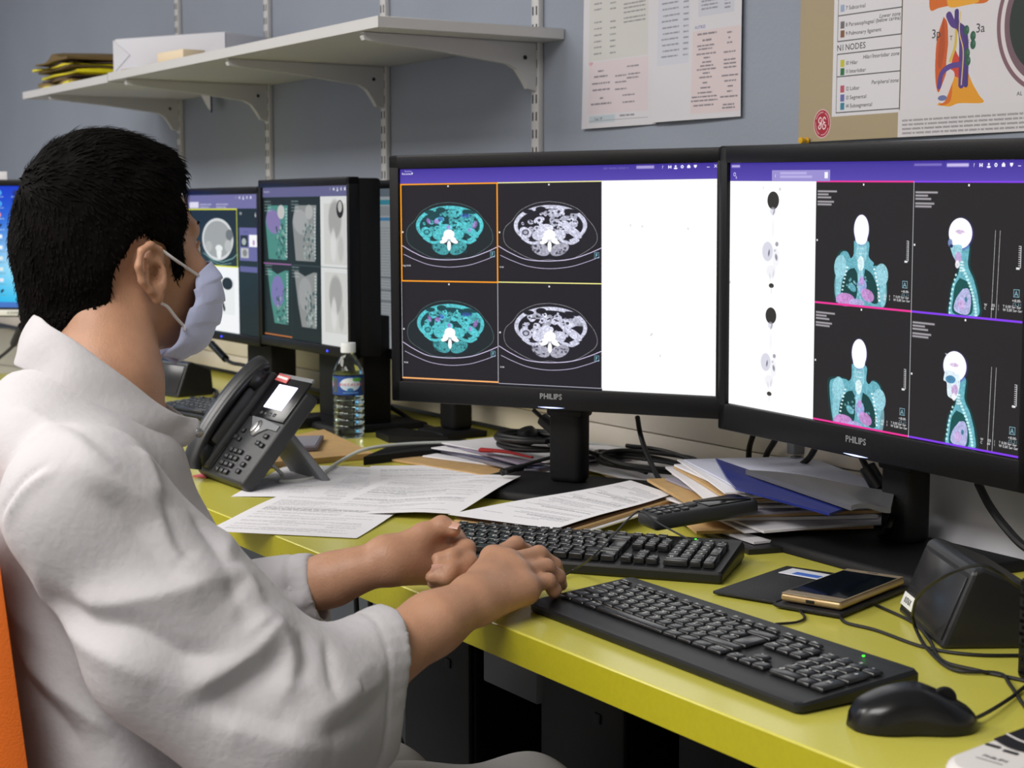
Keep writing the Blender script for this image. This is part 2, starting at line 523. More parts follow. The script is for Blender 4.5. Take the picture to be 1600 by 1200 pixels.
def ct_slice(cv, x0, y0, w, h, seed, tint=False):
    """abdominal CT slice: skin line, muscle wall, bowel, spine, back muscles, couch"""
    r = random.Random(seed); m = mapc(cv, x0, y0, w, h)
    body = (82, 190, 198) if tint else (205, 206, 226)
    dark = (16, 66, 72) if tint else (24, 23, 34)
    fat = (22, 42, 46) if tint else (30, 30, 38)
    def E(u, v, a, b, c, al=1.0, rot=0.0, soft=1.5, ring=0.0):
        cx, cy = m(u, v); cv.ell(cx, cy, a * w, b * h, c, al, rot, soft, ring)
    def P(pts, wd, c, al=1.0):
        q = [m(*p) for p in pts]; q = [(p.x, p.y) for p in spline([(a, b, 0) for a, b in q], 8)]
        cv.line(q, wd, c, al)
    # skin outline (wider low down)
    sk = [(0.50, .19), (.36, .21), (.22, .28), (.14, .38), (.07, .45), (.05, .54), (.08, .63), (.18, .70), (.30, .76), (.40, .785), (.50, .775), (.60, .785), (.72, .765), (.84, .70), (.94, .62), (.96, .54), (.93, .45), (.87, .37), (.78, .27), (.64, .21), (.50, .19)]
    q = [m(*p) for p in sk]; q = [(p.x, p.y) for p in spline([(a, b, 0) for a, b in q], 6)]
    cv.poly(q, fat, 0.55, 2); cv.line(q, 1.6, (95, 130, 130) if tint else (175, 175, 180), 0.85)
    # wall of muscle and the cavity
    E(.51, .43, .355, .205, body); E(.51, .435, .315, .172, dark)
    E(.50, .60, .20, .10, fat, 0.9)
    # bowel loops and organs
    for k in range(46):
        a = r.uniform(0, 2 * PI); q_ = math.sqrt(r.uniform(0.02, 1)); u = .51 + math.cos(a) * q_ * .27; v = .40 + math.sin(a) * q_ * .12
        s = r.uniform(.012, .036); kk = r.uniform(.80, 1.12); c = tuple(int(min(255, x * kk)) for x in body)
        E(u, v, s * r.uniform(.8, 2.0), s * r.uniform(.7, 1.4), c, .95, r.uniform(-1, 1))
        if r.random() < .5: E(u, v, s * .45, s * .4, dark, .8)
    for k in range(34):
        a = r.uniform(0, 2 * PI); q_ = math.sqrt(r.uniform(0, 1)); E(.51 + math.cos(a) * q_ * .28, .40 + math.sin(a) * q_ * .13, r.uniform(.004, .016), r.uniform(.004, .010), dark, .9)
    E(.27, .50, .062, .050, body, 1, .5); E(.27, .50, .035, .03, dark, .7); E(.27, .50, .02, .018, body, .8)
    E(.74, .50, .085, .042, body, 1, .55); E(.66, .45, .10, .022, body, 1, .6); E(.42, .27, .05, .03, dark)
    E(.30, .29, .05, .022, dark); E(.72, .29, .07, .02, dark, 1, .15)
    # psoas, aorta, spine, back muscles
    E(.395, .53, .062, .052, body); E(.60, .525, .062, .055, body); E(.45, .46, .07, .04, body, 1, -.3)
    E(.51, .455, .032, .03, tuple(min(255, int(x * 1.1)) for x in body))
    E(.415, .67, .095, .062, tuple(int(x * .8) for x in body), 1, .35); E(.60, .67, .095, .062, tuple(int(x * .8) for x in body), 1, -.35)
    for k in range(26):
        sx = r.choice((-1, 1)); E(.505 + sx * r.uniform(.05, .19), r.uniform(.62, .72), r.uniform(.006, .016), r.uniform(.006, .014), dark, .55)
    P([(.24, .56), (.30, .60), (.35, .61), (.41, .595)], .024 * w, body, .9); P([(.78, .58), (.72, .61), (.66, .595), (.61, .58)], .024 * w, body, .9)
    wh = (255, 255, 255)
    E(.505, .525, .058, .052, wh); E(.45, .595, .042, .022, wh, 1, -.3); E(.56, .595, .042, .022, wh, 1, .3); E(.505, .64, .020, .055, wh)
    E(.46, .57, .03, .03, wh); E(.55, .58, .03, .028, wh)
    E(.505, .585, .016, .010, (150, 190, 200) if tint else (210, 210, 225))
    if tint:
        for u, v, a, b, ro in ((.29, .385, .018, .034, -.5), (.375, .39, .03, .026, 0), (.775, .425, .022, .045, .5), (.72, .48, .015, .02, 0), (.50, .45, .02, .022, 0)):
            E(u, v, a, b, (175, 120, 200), .75, ro, 4)
        E(.42, .36, .03, .022, (60, 90, 190), .6, .4, 4); E(.68, .33, .05, .02, (60, 90, 190), .6, 0, 4)
        E(.505, .53, .03, .028, (250, 225, 245), .8, 0, 4)
    grain(cv, x0 + .04 * w, y0 + .18 * h, w * .92, h * .6, seed + (50 if tint else 0), .26)
    wh and E(.505, .525, .05, .045, wh)
    lv = (226, 214, 250)
    P([(0, .64), (.12, .71), (.28, .775), (.5, .79), (.72, .765), (.88, .71), (1, .655)], 2.6, lv)
    P([(.02, .735), (.14, .79), (.3, .845), (.5, .866), (.7, .845), (.86, .795), (.98, .745)], 1.8, lv)
    fx, fy = m(.955, .725); cv.frame(fx - 9, fy - 9, fx + 9, fy + 11, 1.3, (150, 215, 235)); cv.text('F', fx, fy + 7, 12, (150, 215, 235), center=True, bold=True)
    cv.text('Seg/16/66' if tint and seed < 2 else '16.66', x0 + 3, y0 + h * .862, 6, (235, 235, 240), bold=True)
    sq = m(.5, .022); cv.rect(sq[0] - 3, sq[1] - 3, sq[0] + 3, sq[1] + 3, (235, 235, 235))
    sq = m(.012, .5); cv.rect(sq[0] - 3, sq[1] - 3, sq[0] + 3, sq[1] + 3, (235, 235, 235))

def grain(cv, x0, y0, w, h, seed, amp=.35):
    """fine tissue texture over the drawn shapes"""
    rs_ = np.random.RandomState(seed); x0, y0, w, h = int(x0), int(y0), int(w), int(h)
    def up(k):
        g = rs_.rand(h // k + 2, w // k + 2); return np.kron(g, np.ones((k, k)))[:h, :w]
    n = up(2) * .3 + up(4) * .35 + up(7) * .35; n = (n - .5) * 2
    sl = (slice(y0, y0 + h), slice(x0, x0 + w)); a = cv.a[sl]; n = n[:a.shape[0], :a.shape[1]]
    mx = a.max(-1); m = np.clip((mx - .22) / .15, 0, 1) * np.clip((.99 - a.min(-1)) / .1, 0, 1)
    cv.a[sl] = np.clip(a * (1 + (amp * n * m)[..., None]), 0, 1)

def header(cv, h, dimmed=False):
    cv.rect(0, 0, cv.w, h, (72, 56, 158))
    for i in range(int(h)): cv.rect(0, i, cv.w, i + 1, (int(62 + 22 * i / h), int(48 + 20 * i / h), int(150 + 22 * i / h)))

def toolbar(cv, us, y):
    w = (240, 240, 255)
    for k, u in enumerate(us):
        x = u * cv.w
        if k == 0: cv.text('?', x, y + 5, 10, w, center=True, bold=True)
        elif k == 1: cv.rect(x - 6, y - 5, x - 2, y + 5, w); cv.rect(x + 2, y - 5, x + 6, y + 5, w); cv.rect(x - 3, y - 1, x + 3, y + 2, w)
        elif k == 2: cv.ell(x, y - 2, 3.5, 3.5, w); cv.ell(x, y + 5, 7, 3, w)
        elif k == 3: cv.ell(x, y, 5.5, 5.5, w); cv.ell(x, y, 2, 2, (70, 60, 150))
        elif k == 4: cv.rect(x - 6, y - 3, x + 6, y + 5, w); cv.rect(x - 3, y - 6, x + 3, y - 3, w)
        elif k == 5: cv.poly([(x - 6, y - 5), (x + 6, y - 5), (x + 5, y + 1), (x, y + 6), (x - 5, y + 1)], w)
        elif k == 6: cv.rect(x - 5, y + 2, x + 5, y + 4, w)
        elif k == 7: cv.line([(x - 4, y - 4), (x + 4, y + 4)], 2.2, w); cv.line([(x + 4, y - 4), (x - 4, y + 4)], 2.2, w)

def screen_centre():
    w, h = 1240, 775; cv = Cv(w, h, (24, 22, 29))
    header(cv, .068 * h)
    cv.rect(.659 * w, .068 * h, w, h, (255, 255, 255))
    for x, y in ((.745, .265), (.78, .27), (.915, .28), (.807, .745), (.81, .74), (.835, .835)): cv.ell(x * w, y * h, 3, 4, (190, 190, 200), .6, soft=3)
    ct_slice(cv, .003 * w, .072 * h, .322 * w, .445 * h, 1, True)
    ct_slice(cv, .330 * w, .072 * h, .327 * w, .447 * h, 1, False)
    ct_slice(cv, .003 * w, .528 * h, .322 * w, .450 * h, 5, True)
    ct_slice(cv, .330 * w, .530 * h, .327 * w, .450 * h, 5, False)
    cv.rect(.328 * w, .068 * h, .659 * w, .073 * h, (250, 245, 170)); cv.rect(.328 * w, .521 * h, .659 * w, .526 * h, (250, 245, 150))
    cv.rect(.326 * w, .526 * h, .328 * w, .99 * h, (200, 200, 205)); cv.rect(0, .526 * h, .0015 * w, .99 * h, (200, 200, 205))
    cv.rect(0, .983 * h, .328 * w, .990 * h, (255, 180, 110)); cv.rect(.328 * w, .990 * h, .66 * w, .993 * h, (190, 190, 205))
    cv.frame(0, .068 * h, .329 * w, .528 * h, 5, (255, 160, 30))
    cv.rect(.657 * w, .068 * h, .660 * w, .99 * h, (240, 240, 248))
    toolbar(cv, (.84, .861, .878, .897, .916, .935, .972, .993), 11)
    cv.text('Reconnect', 8, 20, 7, (240, 240, 250), bold=True); cv.text('Baseline', 20, 10, 6, (220, 220, 240)); cv.poly([(50, 10), (56, 15), (50, 20)], (240, 240, 250))
    cv.scribble(.662 * w, 15, 95, 9, (110, 100, 180), .8, 3); cv.rect(.762 * w, 5, .815 * w, 15, (190, 180, 225), .8, 3)
    return cv

def coronal(cv, x0, y0, w, h, seed):
    r = random.Random(seed); m = mapc(cv, x0, y0, w, h)
    T1, T2, G, K = (150, 205, 218), (105, 175, 190), (12, 62, 62), (200, 140, 205)
    def E(u, v, a, b, c, al=1.0, rot=0.0, soft=2.0): cx, cy = m(u, v); cv.ell(cx, cy, a * w, b * h, c, al, rot, soft)
    def Q(pts, c, al=1.0):
        q = [m(*p) for p in pts]; q = [(p.x, p.y) for p in spline([(a, b, 0) for a, b in q + q[:1]], 6)]; cv.poly(q, c, al, 2)
    if seed == 0: arms = [(.21, .98), (.205, .80), (.21, .66), (.26, .57), (.33, .56), (.38, .62), (.44, .62), (.58, .62), (.62, .66), (.70, .66), (.76, .72), (.76, .85), (.73, .99)]
    else: arms = [(.20, .98), (.17, .85), (.15, .66), (.20, .61), (.33, .60), (.40, .62), (.58, .62), (.64, .58), (.72, .62), (.75, .75), (.73, .86), (.70, .99)]
    Q(arms + [(.5, 1.0)], G, .8)
    k = [(a + (.5 - a) * .07, b + .012) for a, b in arms]; Q(k + [(.5, 1.0)], T2, .95)
    E(.27, .70, .065, .10, T1, .95, .1); E(.70, .74, .065, .09, T1, .95, -.1); E(.25, .86, .04, .12, T1, .7); E(.72, .88, .035, .12, T1, .7)
    Q([(.41, .48), (.56, .48), (.565, .60), (.62, .66), (.50, .70), (.34, .66), (.405, .60)], T2); Q([(.44, .5), (.53, .5), (.54, .62), (.50, .66), (.43, .62)], T1, .7)
    E(.485, .39, .085, .125, (70, 70, 160), .6, 0, 7); E(.485, .385, .077, .118, (255, 255, 255)); E(.485, .46, .062, .05, (255, 255, 255))
    # lungs
    Q([(.42, .70), (.36, .72), (.30, .80), (.28, .92), (.31, .97), (.43, .96), (.455, .85), (.45, .75)], G); Q([(.53, .70), (.60, .74), (.655, .84), (.67, .96), (.60, .97), (.55, .9), (.52, .8)], G)
    for sx in (-1, 1):
        for i in range(9):
            E(.485 + sx * (.14 + .055 * math.sin(i / 9 * 1.6)), .70 + i * .031, .012, .008, (235, 250, 250), .9)
    E(.485, .78, .028, .10, T1); E(.50, .84, .05, .055, (150, 165, 215)); E(.40, .86, .045, .03, T2, .9, .5)
    for i in range(26): E(.485 + r.gauss(0, .06), .85 + r.gauss(0, .04), .012, .010, T1, .6, r.random())
    E(.56, .915, .07, .05, K, .9, .3); E(.50, .80, .025, .035, (190, 150, 215), .9); E(.33, .965, .10, .055, K, .95); E(.45, .98, .08, .03, (180, 170, 220), .9)
    E(.485, .66, .035, .06, (235, 250, 250), .8)
    for i in range(3): E(.485, .50 + i * .04, .05, .006, (210, 240, 245), .5)

def sagittal(cv, x0, y0, w, h, seed):
    m = mapc(cv, x0, y0, w, h)
    T1, T2, G, K = (150, 205, 218), (105, 175, 190), (12, 62, 62), (205, 170, 220)
    def E(u, v, a, b, c, al=1.0, rot=0.0, soft=2.0): cx, cy = m(u, v); cv.ell(cx, cy, a * w, b * h, c, al, rot, soft)
    def Q(pts, c, al=1.0):
        q = [m(*p) for p in pts]; q = [(p.x, p.y) for p in spline([(a, b, 0) for a, b in q + q[:1]], 6)]; cv.poly(q, c, al, 2)
    ox = 0 if seed == 0 else -.02
    Q([(.36 + ox, .50), (.42, .62), (.40, .70), (.36, .78), (.345, .90), (.35, 1.0), (.62, 1.0), (.63, .88), (.58, .72), (.53, .62), (.52, .46)], G, .9)
    Q([(.38 + ox, .50), (.43, .62), (.42, .70), (.375, .78), (.36, .90), (.365, 1.0), (.60, 1.0), (.61, .88), (.565, .73), (.51, .62), (.51, .46)], T2)
    E(.44 + ox, .39, .112, .122, (70, 60, 170), .6, 0, 8); E(.435 + ox, .385, .105, .115, (255, 255, 255)); 
    if seed: Q([(.33, .42), (.315, .50), (.345, .52), (.36, .62), (.44, .62), (.46, .45)], (220, 235, 245)); E(.38, .49, .045, .03, (60, 120, 160), .9); E(.345, .305, .02, .006, (240, 240, 255), .9, .4)
    else: E(.345, .46, .02, .03, (120, 140, 190), .9); Q([(.34, .48), (.38, .57), (.43, .60), (.45, .48)], T1); E(.355, .485, .015, .012, (30, 40, 90))
    E(.43 + ox, .375, .04, .016, (215, 190, 225), .9); E(.42, .57, .03, .045, (190, 150, 200), .8); E(.415, .62, .02, .03, (245, 245, 250), .9)
    Q([(.44, .72), (.40, .78), (.385, .88), (.39, .99), (.54, .99), (.56, .90), (.52, .76)], (16, 80, 78)); Q([(.47, .80), (.41, .88), (.40, .97), (.52, .99), (.545, .88), (.52, .80)], (178, 180, 222)); E(.46, .92, .03, .04, K, .8)
    E(.50, .88, .012, .02, (40, 110, 130), .8)
    for i in range(15):
        t = i / 14; E(.475 + .115 * math.sin(t * 1.5), .66 + t * .33, .013, .010, (200, 240, 240), .95)
    for i in range(9):
        t = i / 8; E(.405 - .05 * math.sin(t * 1.6), .70 + t * .29, .010, .010, (200, 240, 240), .9)
    for i in range(4): E(.455, .60 + i * .022, .02, .008, (235, 250, 250), .8)
    for xx in (.735, .775): cv.line([m(xx + .005, .355), m(xx - .012, 1.0)], 1.6, (205, 205, 205))

def mip(cv, cx, y, s):
    def E(dx, dy, a, b, c, al=1.0, rot=0.0, soft=2.0): cv.ell(cx + dx * s * 1.1, y + dy * s, a * s * 1.3, b * s, c, al, rot, soft)
    E(0, 0, .105, .135, (48, 46, 44)); E(-.005, .16, .05, .06, (200, 200, 215), .6, 0, 5); E(.02, .17, .012, .06, (120, 120, 140), .6, .4)
    E(0, .42, .03, .16, (228, 228, 236), .5, 0, 8); E(-.11, .78, .10, .15, (212, 212, 224), .95, 0, 4); E(.07, .86, .07, .16, (236, 236, 242), .7, 0, 8)
    E(.09, .66, .03, .035, (150, 150, 165), .9); E(-.08, .80, .014, .05, (90, 90, 110), .8, .2, 3); E(.08, .86, .022, .05, (100, 100, 120), .7, -.3, 4); E(.05, .76, .02, .02, (190, 190, 200), .8)
    E(-.03, 1.08, .09, .10, (232, 232, 238), .7, 0, 8); E(.02, 1.12, .012, .06, (190, 190, 205), .6, .2, 4); E(-.05, 1.16, .012, .05, (200, 200, 215), .6, -.2, 4)
    E(-.02, 1.30, .045, .035, (52, 50, 48)); E(-.02, 1.38, .012, .05, (215, 215, 225), .6, 0, 4)

def hud(cv, x0, y0, w, h, col, seed=0):
    r = random.Random(seed); wt_ = (225, 225, 228)
    for i, (l, dy) in enumerate(((.21, .075), (.12, .100), (.15, .125), (.18, .160), (.155, .183))):
        cv.rect(x0 + .012 * w, y0 + dy * h, x0 + (.012 + l) * w, y0 + (dy + .016) * h, (190, 185, 192), .85, 3)
    cv.rect(x0 + .5 * w - 3, y0 + .018 * h, x0 + .5 * w + 3, y0 + .018 * h + 6, (240, 240, 240)); cv.rect(x0 + 3, y0 + .48 * h, x0 + 9, y0 + .48 * h + 6, (240, 240, 240))
    x = x0 + .955 * w
    cv.rect(x, y0 + .46 * h, x + 2, y0 + .62 * h, wt_)
    for i in range(11): cv.rect(x - 7, y0 + (.46 + .0155 * i) * h, x, y0 + (.46 + .0155 * i) * h + 2, wt_)
    cv.rect(x - 14, y0 + .615 * h, x - 2, y0 + .632 * h, wt_)
    cv.frame(x - 20, y0 + .775 * h, x, y0 + .832 * h, 1.5, (150, 205, 220)); cv.text('A', x - 10, y0 + .825 * h, 14, (150, 205, 220), center=True)
    cv.text('+10,00%', x - 24, y0 + .868 * h, 7, wt_, bold=True); cv.text('CL 1.1', x - 22, y0 + .895 * h, 8, (150, 205, 220))
    for i, yy in enumerate((.915, .94)):
        cv.text(('W', 'C')[i], x0 + .66 * w, y0 + yy * h, 7, wt_, bold=True)
        cv.text(('155', '60')[i], x0 + .72 * w, y0 + yy * h, 7, wt_, bold=True); cv.text(('I', 'I')[i], x0 + .78 * w, y0 + yy * h, 7, wt_, bold=True)
        cv.text(('T 0,00 Ser-Ser', 'W 0,00 Ser-Ser')[i], x0 + .82 * w, y0 + yy * h, 7, wt_, bold=True)

def screen_right():
    w, h = 1240, 775; cv = Cv(w, h, (31, 29, 30)); y1 = .073 * h
    header(cv, y1)
    cv.rect(0, y1, .336 * w, h, (255, 255, 255))
    cw, ch = .330 * w, .462 * h
    for i, fn in ((0, coronal), (1, sagittal)):
        for j in (0, 1):
            x0 = (.337, .667)[i] * w; y0 = (y1, .539 * h)[j]
            fn(cv, x0, y0, cw, ch, j); grain(cv, x0, y0 + ch * .2, cw * .98, ch * .8, 9 + i * 2 + j, .15)
            if i == 1: cv.rect(x0 + cw * 1.005, y0, w, y0 + ch, (31, 29, 30))
            hud(cv, x0, y0, cw, ch, None, i * 2 + j)
    pk, pu = (235, 50, 150), (130, 60, 235)
    cv.rect(.336 * w, y1 - 2, .667 * w, y1 + 3, pk); cv.rect(.667 * w, y1 - 2, w, y1 + 3, pu)
    cv.rect(.336 * w, .535 * h, .667 * w, .543 * h, pk); cv.rect(.667 * w, .535 * h, w, .543 * h, pu)
    cv.rect(.336 * w, .993 * h, .667 * w, h, pk); cv.rect(.667 * w, .993 * h, w, h, pu)
    cv.rect(.665 * w, y1, .667 * w, h, (185, 185, 190))
    mip(cv, .174 * w, .150 * h, .262 * h); mip(cv, .170 * w, .612 * h, .245 * h)
    cv.ell(.135 * w, .10 * h, 3, 3, (200, 200, 205), .7, 0, 4); cv.ell(.20 * w, .105 * h, 5, 5, (190, 190, 200), .7, 0, 4)
    cv.rect(0, .485 * h, 5, .497 * h, (200, 200, 210))
    cv.rect(.168 * w, .030 * h, .385 * w, y1, (150, 140, 205)); cv.text('i', .18 * w, .058 * h, 10, (255, 255, 255), bold=True); cv.rect(.20 * w, .038 * h, .30 * w, .046 * h, (190, 180, 230), .9, 4); cv.rect(.20 * w, .052 * h, .32 * w, .060 * h, (190, 180, 230), .9, 4); cv.rect(.365 * w, .038 * h, .377 * w, .062 * h, (240, 240, 255))
    cv.ell(.018 * w, .046 * h, 5, 5, (240, 240, 255), ring=2); cv.text('R', .022 * w, .065 * h, 9, (240, 240, 255)); cv.rect(.005 * w, .008 * h, .04 * w, .018 * h, (200, 190, 235), .9, 5)
    cv.rect(.665 * w, .010 * h, .75 * w, .018 * h, (130, 120, 195), .9, 4); cv.rect(.765 * w, .010 * h, .83 * w, .022 * h, (210, 200, 240), .9, 4)
    toolbar(cv, (.845, .865, .887, .907, .928, .950, .972, .993), 13)
    return cv

def screen_left_scans():
    """two columns of coronal slabs and a white column"""
    w, h = 720, 540; cv = Cv(w, h, (10, 34, 36))
    cv.rect(0, 0, w, .065 * h, (104, 104, 150)); cv.text('Reconnect', 8, 18, 8, (230, 230, 245))
    cv.rect(.69 * w, .065 * h, w, h, (236, 238, 236))
    for j, y0 in enumerate((.12, .55)):
        r = random.Random(j)
        for i, x0 in enumerate((.03, .365)):
            W_, H_ = .28 * w, .36 * h; X, Y = x0 * w, y0 * h
            c = (78, 150, 138) if i == 0 else (150, 154, 152)
            if j == 0: cv.poly([(X + .12 * W_, Y), (X + W_, Y + .0 * H_), (X + .93 * W_, Y + H_), (X + .12 * W_, Y + H_), (X, Y + .3 * H_)], c)
            else: cv.poly([(X + .05 * W_, Y), (X + .2 * W_, Y), (X + .5 * W_, Y + .08 * H_), (X + .85 * W_, Y), (X + W_, Y), (X + .95 * W_, Y + H_), (X + .35 * W_, Y + H_), (X + .2 * W_, Y + .6 * H_)], c)
            if j == 0: cv.ell(X + .35 * W_, Y + .3 * H_, .33 * W_, .22 * H_, (150, 125, 190) if i == 0 else (178, 180, 180), .9, .2, 6)
            else: cv.ell(X + .5 * W_, Y + .4 * H_, .28 * W_, .3 * H_, (140, 125, 195) if i == 0 else (170, 172, 172), .9, 0, 6)
            cv.ell(X + .7 * W_, Y + .12 * H_, .16 * W_, .13 * H_, (225, 215, 215) if i == 0 else (190, 192, 190), .9 if j == 0 else 0)
            for k in range(60): cv.ell(X + r.uniform(.45, .95) * W_, Y + r.uniform(.35, .98) * H_, r.uniform(2, 9), r.uniform(3, 9), (30, 70, 70) if r.random() < .6 else (190, 205, 200), .6, r.uniform(-1, 1), 2)
            for k in range(16): cv.rect(X + .9 * W_, Y + (.05 + k * .058) * H_, X + .96 * W_, Y + (.085 + k * .058) * H_, (220, 230, 230), .8)
            for k in range(4): cv.scribble(X - 8, Y - 12 + k * 11, 60, 6, (200, 215, 215), .8, k + i)
        X, Y = .73 * w, (y0 - .01) * h
        cv.rect(X, Y, X + .24 * w, Y + .38 * h, (222, 222, 218))
        cv.ell(X + .12 * w, Y + (.14 if j else .10) * h, .07 * w, .12 * h, (165, 165, 162), .8, 0, 14)
        cv.ell(X + .10 * w, Y + .26 * h, .03 * w, .10 * h, (240, 240, 238), .8, 0, 8); cv.ell(X + .18 * w, Y + .28 * h, .03 * w, .08 * h, (190, 190, 186), .6, 0, 8)
        if j == 0: cv.ell(X + .175 * w, Y + .035 * h, .038 * w, .055 * h, (30, 30, 30)); cv.ell(X + .175 * w, Y + .02 * h, .022 * w, .035 * h, (200, 200, 196))
    cv.rect(0, .505 * h, .345 * w, .514 * h, (170, 110, 170)); cv.rect(.345 * w, .508 * h, w, .511 * h, (90, 110, 112))
    cv.rect(0, .985 * h, .345 * w, .993 * h, (225, 130, 60)); cv.rect(.34 * w, .065 * h, .343 * w, h, (40, 70, 70))
    toolbar(cv, (.80, .84, .88, .92, .96), 11)
    return cv

def screen_far_scans():
    w, h = 720, 540; cv = Cv(w, h, (10, 32, 36))
    cv.rect(0, 0, w, .10 * h, (112, 110, 160)); cv.rect(.02 * w, .05 * h, .16 * w, .095 * h, (225, 222, 240))
    for x in (.18, .42): cv.scribble(x * w, .075 * h, .17 * w, 8, (225, 225, 240), .8, 3); cv.scribble(x * w, .095 * h, .14 * w, 8, (225, 225, 240), .8, 4)
    x0, x1 = .0, .70
    cv.rect(0, .52 * h, .72 * w, h, (246, 248, 250))
    cv.ell(.43 * w, .325 * h, .225 * w, .155 * h, (215, 218, 218)); cv.ell(.43 * w, .325 * h, .20 * w, .135 * h, (160, 163, 162)); cv.ell(.58 * w, .37 * h, .05 * w, .045 * h, (185, 188, 186)); cv.ell(.30 * w, .38 * h, .05 * w, .04 * h, (180, 182, 180))
    cv.ell(.60 * w, .29 * h, .05 * w, .04 * h, (110, 115, 116)); cv.ell(.45 * w, .42 * h, .035 * w, .05 * h, (240, 242, 240)); cv.ell(.45 * w, .39 * h, .05 * w, .025 * h, (235, 238, 236))
    cv.line([(.22 * w, .43 * h), (.34 * w, .475 * h), (.5 * w, .49 * h), (.64 * w, .46 * h), (.70 * w, .43 * h)], 3, (150, 200, 195)); cv.line([(.30 * w, .485 * h), (.48 * w, .51 * h), (.62 * w, .495 * h)], 2, (150, 200, 195))
    cv.frame(.0, .10 * h, .71 * w, .525 * h, 5, (225, 230, 40))
    cv.ell(.56 * w, .645 * h, .075 * w, .045 * h, (20, 26, 30)); cv.rect(.42 * w, .61 * h, .66 * w, .87 * h, (226, 228, 226), .5)
    for dx, dy in ((0, 0), (.03, .03), (.02, .07), (.04, .10), (.05, .12)): cv.ell((.46 + dx) * w, (.71 + dy) * h, .016 * w, .02 * h, (30, 36, 40))
    cv.ell(.56 * w, .645 * h, .075 * w, .045 * h, (20, 26, 30))
    cv.rect(.74 * w, .235 * h, w, .47 * h, (104, 104, 160)); cv.rect(.74 * w, .51 * h, w, .55 * h, (96, 96, 150))
    cv.rect(.755 * w, .29 * h, .85 * w, .37 * h, (14, 30, 34)); cv.ell(.80 * w, .335 * h, .03 * w, .025 * h, (170, 180, 178)); cv.rect(.87 * w, .285 * h, .985 * w, .37 * h, (250, 250, 252)); cv.ell(.93 * w, .34 * h, .015 * w, .02 * h, (190, 160, 200))
    cv.rect(.755 * w, .38 * h, .86 * w, .45 * h, (190, 192, 190)); cv.ell(.81 * w, .415 * h, .03 * w, .025 * h, (130, 132, 130))
    cv.text('Reconnect', .80 * w, .27 * h, 7, (60, 60, 120)); cv.text('161', .745 * w, .145 * h, 12, (230, 235, 235), bold=True); cv.text('6', .95 * w, .16 * h, 18, (230, 235, 235), bold=True)
    toolbar(cv, (.70, .75, .80, .85, .90), 12)
    return cv

def screen_list():
    w, h = 720, 540; cv = Cv(w, h, (176, 182, 186))
    cv.rect(0, 0, w, .05 * h, (110, 122, 132)); cv.rect(0, .07 * h, w, .10 * h, (70, 150, 170)); cv.rect(0, .18 * h, w, .2 * h, (80, 140, 185)); cv.rect(0, .11 * h, w, .17 * h, (150, 158, 162))
    for k in range(38): cv.scribble(8, (.25 + k * .018) * h, w * .95, 5, (120, 126, 132), .6, k)
    for y in (.55, .63, .70): cv.rect(0, y * h, w, (y + .012) * h, (96, 106, 112), .6)
    return cv

def screen_desktop():
    w, h = 720, 540; cv = Cv(w, h)
    ys, xs = np.mgrid[0:h, 0:w].astype(np.float32); v = ys / h; u = xs / w
    g = np.exp(-(((v - .62) / .30) ** 2 + ((u - .35) / .45) ** 2))
    cv.a[..., 0] = .02 + .75 * g; cv.a[..., 1] = .22 + .45 * v + .45 * g; cv.a[..., 2] = .80 + .12 * v + .15 * g
    cols = ((90, 200, 255), (90, 200, 255), (210, 90, 110), (30, 40, 60), (240, 250, 255), (240, 250, 255), (225, 240, 240), (225, 240, 240), (240, 240, 250), (30, 40, 60))
    for c in range(2):
        for k in range(10):
            if c and k not in (0, 5, 6): continue
            x, y = (.085 + c * .105) * w, (.055 + k * .090) * h; cc = cols[(k + c * 3) % 10]
            if k in (0, 1): cv.ell(x, y, 10, 10, cc, ring=4); cv.rect(x - 9, y - 2, x + 9, y + 2, cc)
            elif k in (3, 9): cv.ell(x, y, 5, 9, cc, 1, .5); cv.ell(x + 5, y - 4, 5, 4, cc)
            elif k == 2: cv.ell(x, y, 9, 10, cc); cv.rect(x - 2, y - 8, x + 2, y + 8, (240, 230, 255))
            else: cv.rect(x - 9, y - 9, x + 9, y + 7, cc)
            cv.scribble(x - 20, y + 20, 40, 6, (235, 245, 250) if k < 4 else (120, 150, 160), .9, k)
    cv.rect(0, .955 * h, w, h, (70, 120, 200))
    for k in range(8): cv.rect((.6 + k * .05) * w, .962 * h, (.625 + k * .05) * w, .99 * h, ((230, 235, 250), (230, 190, 200), (150, 200, 240))[k % 3], .9)
    return cv

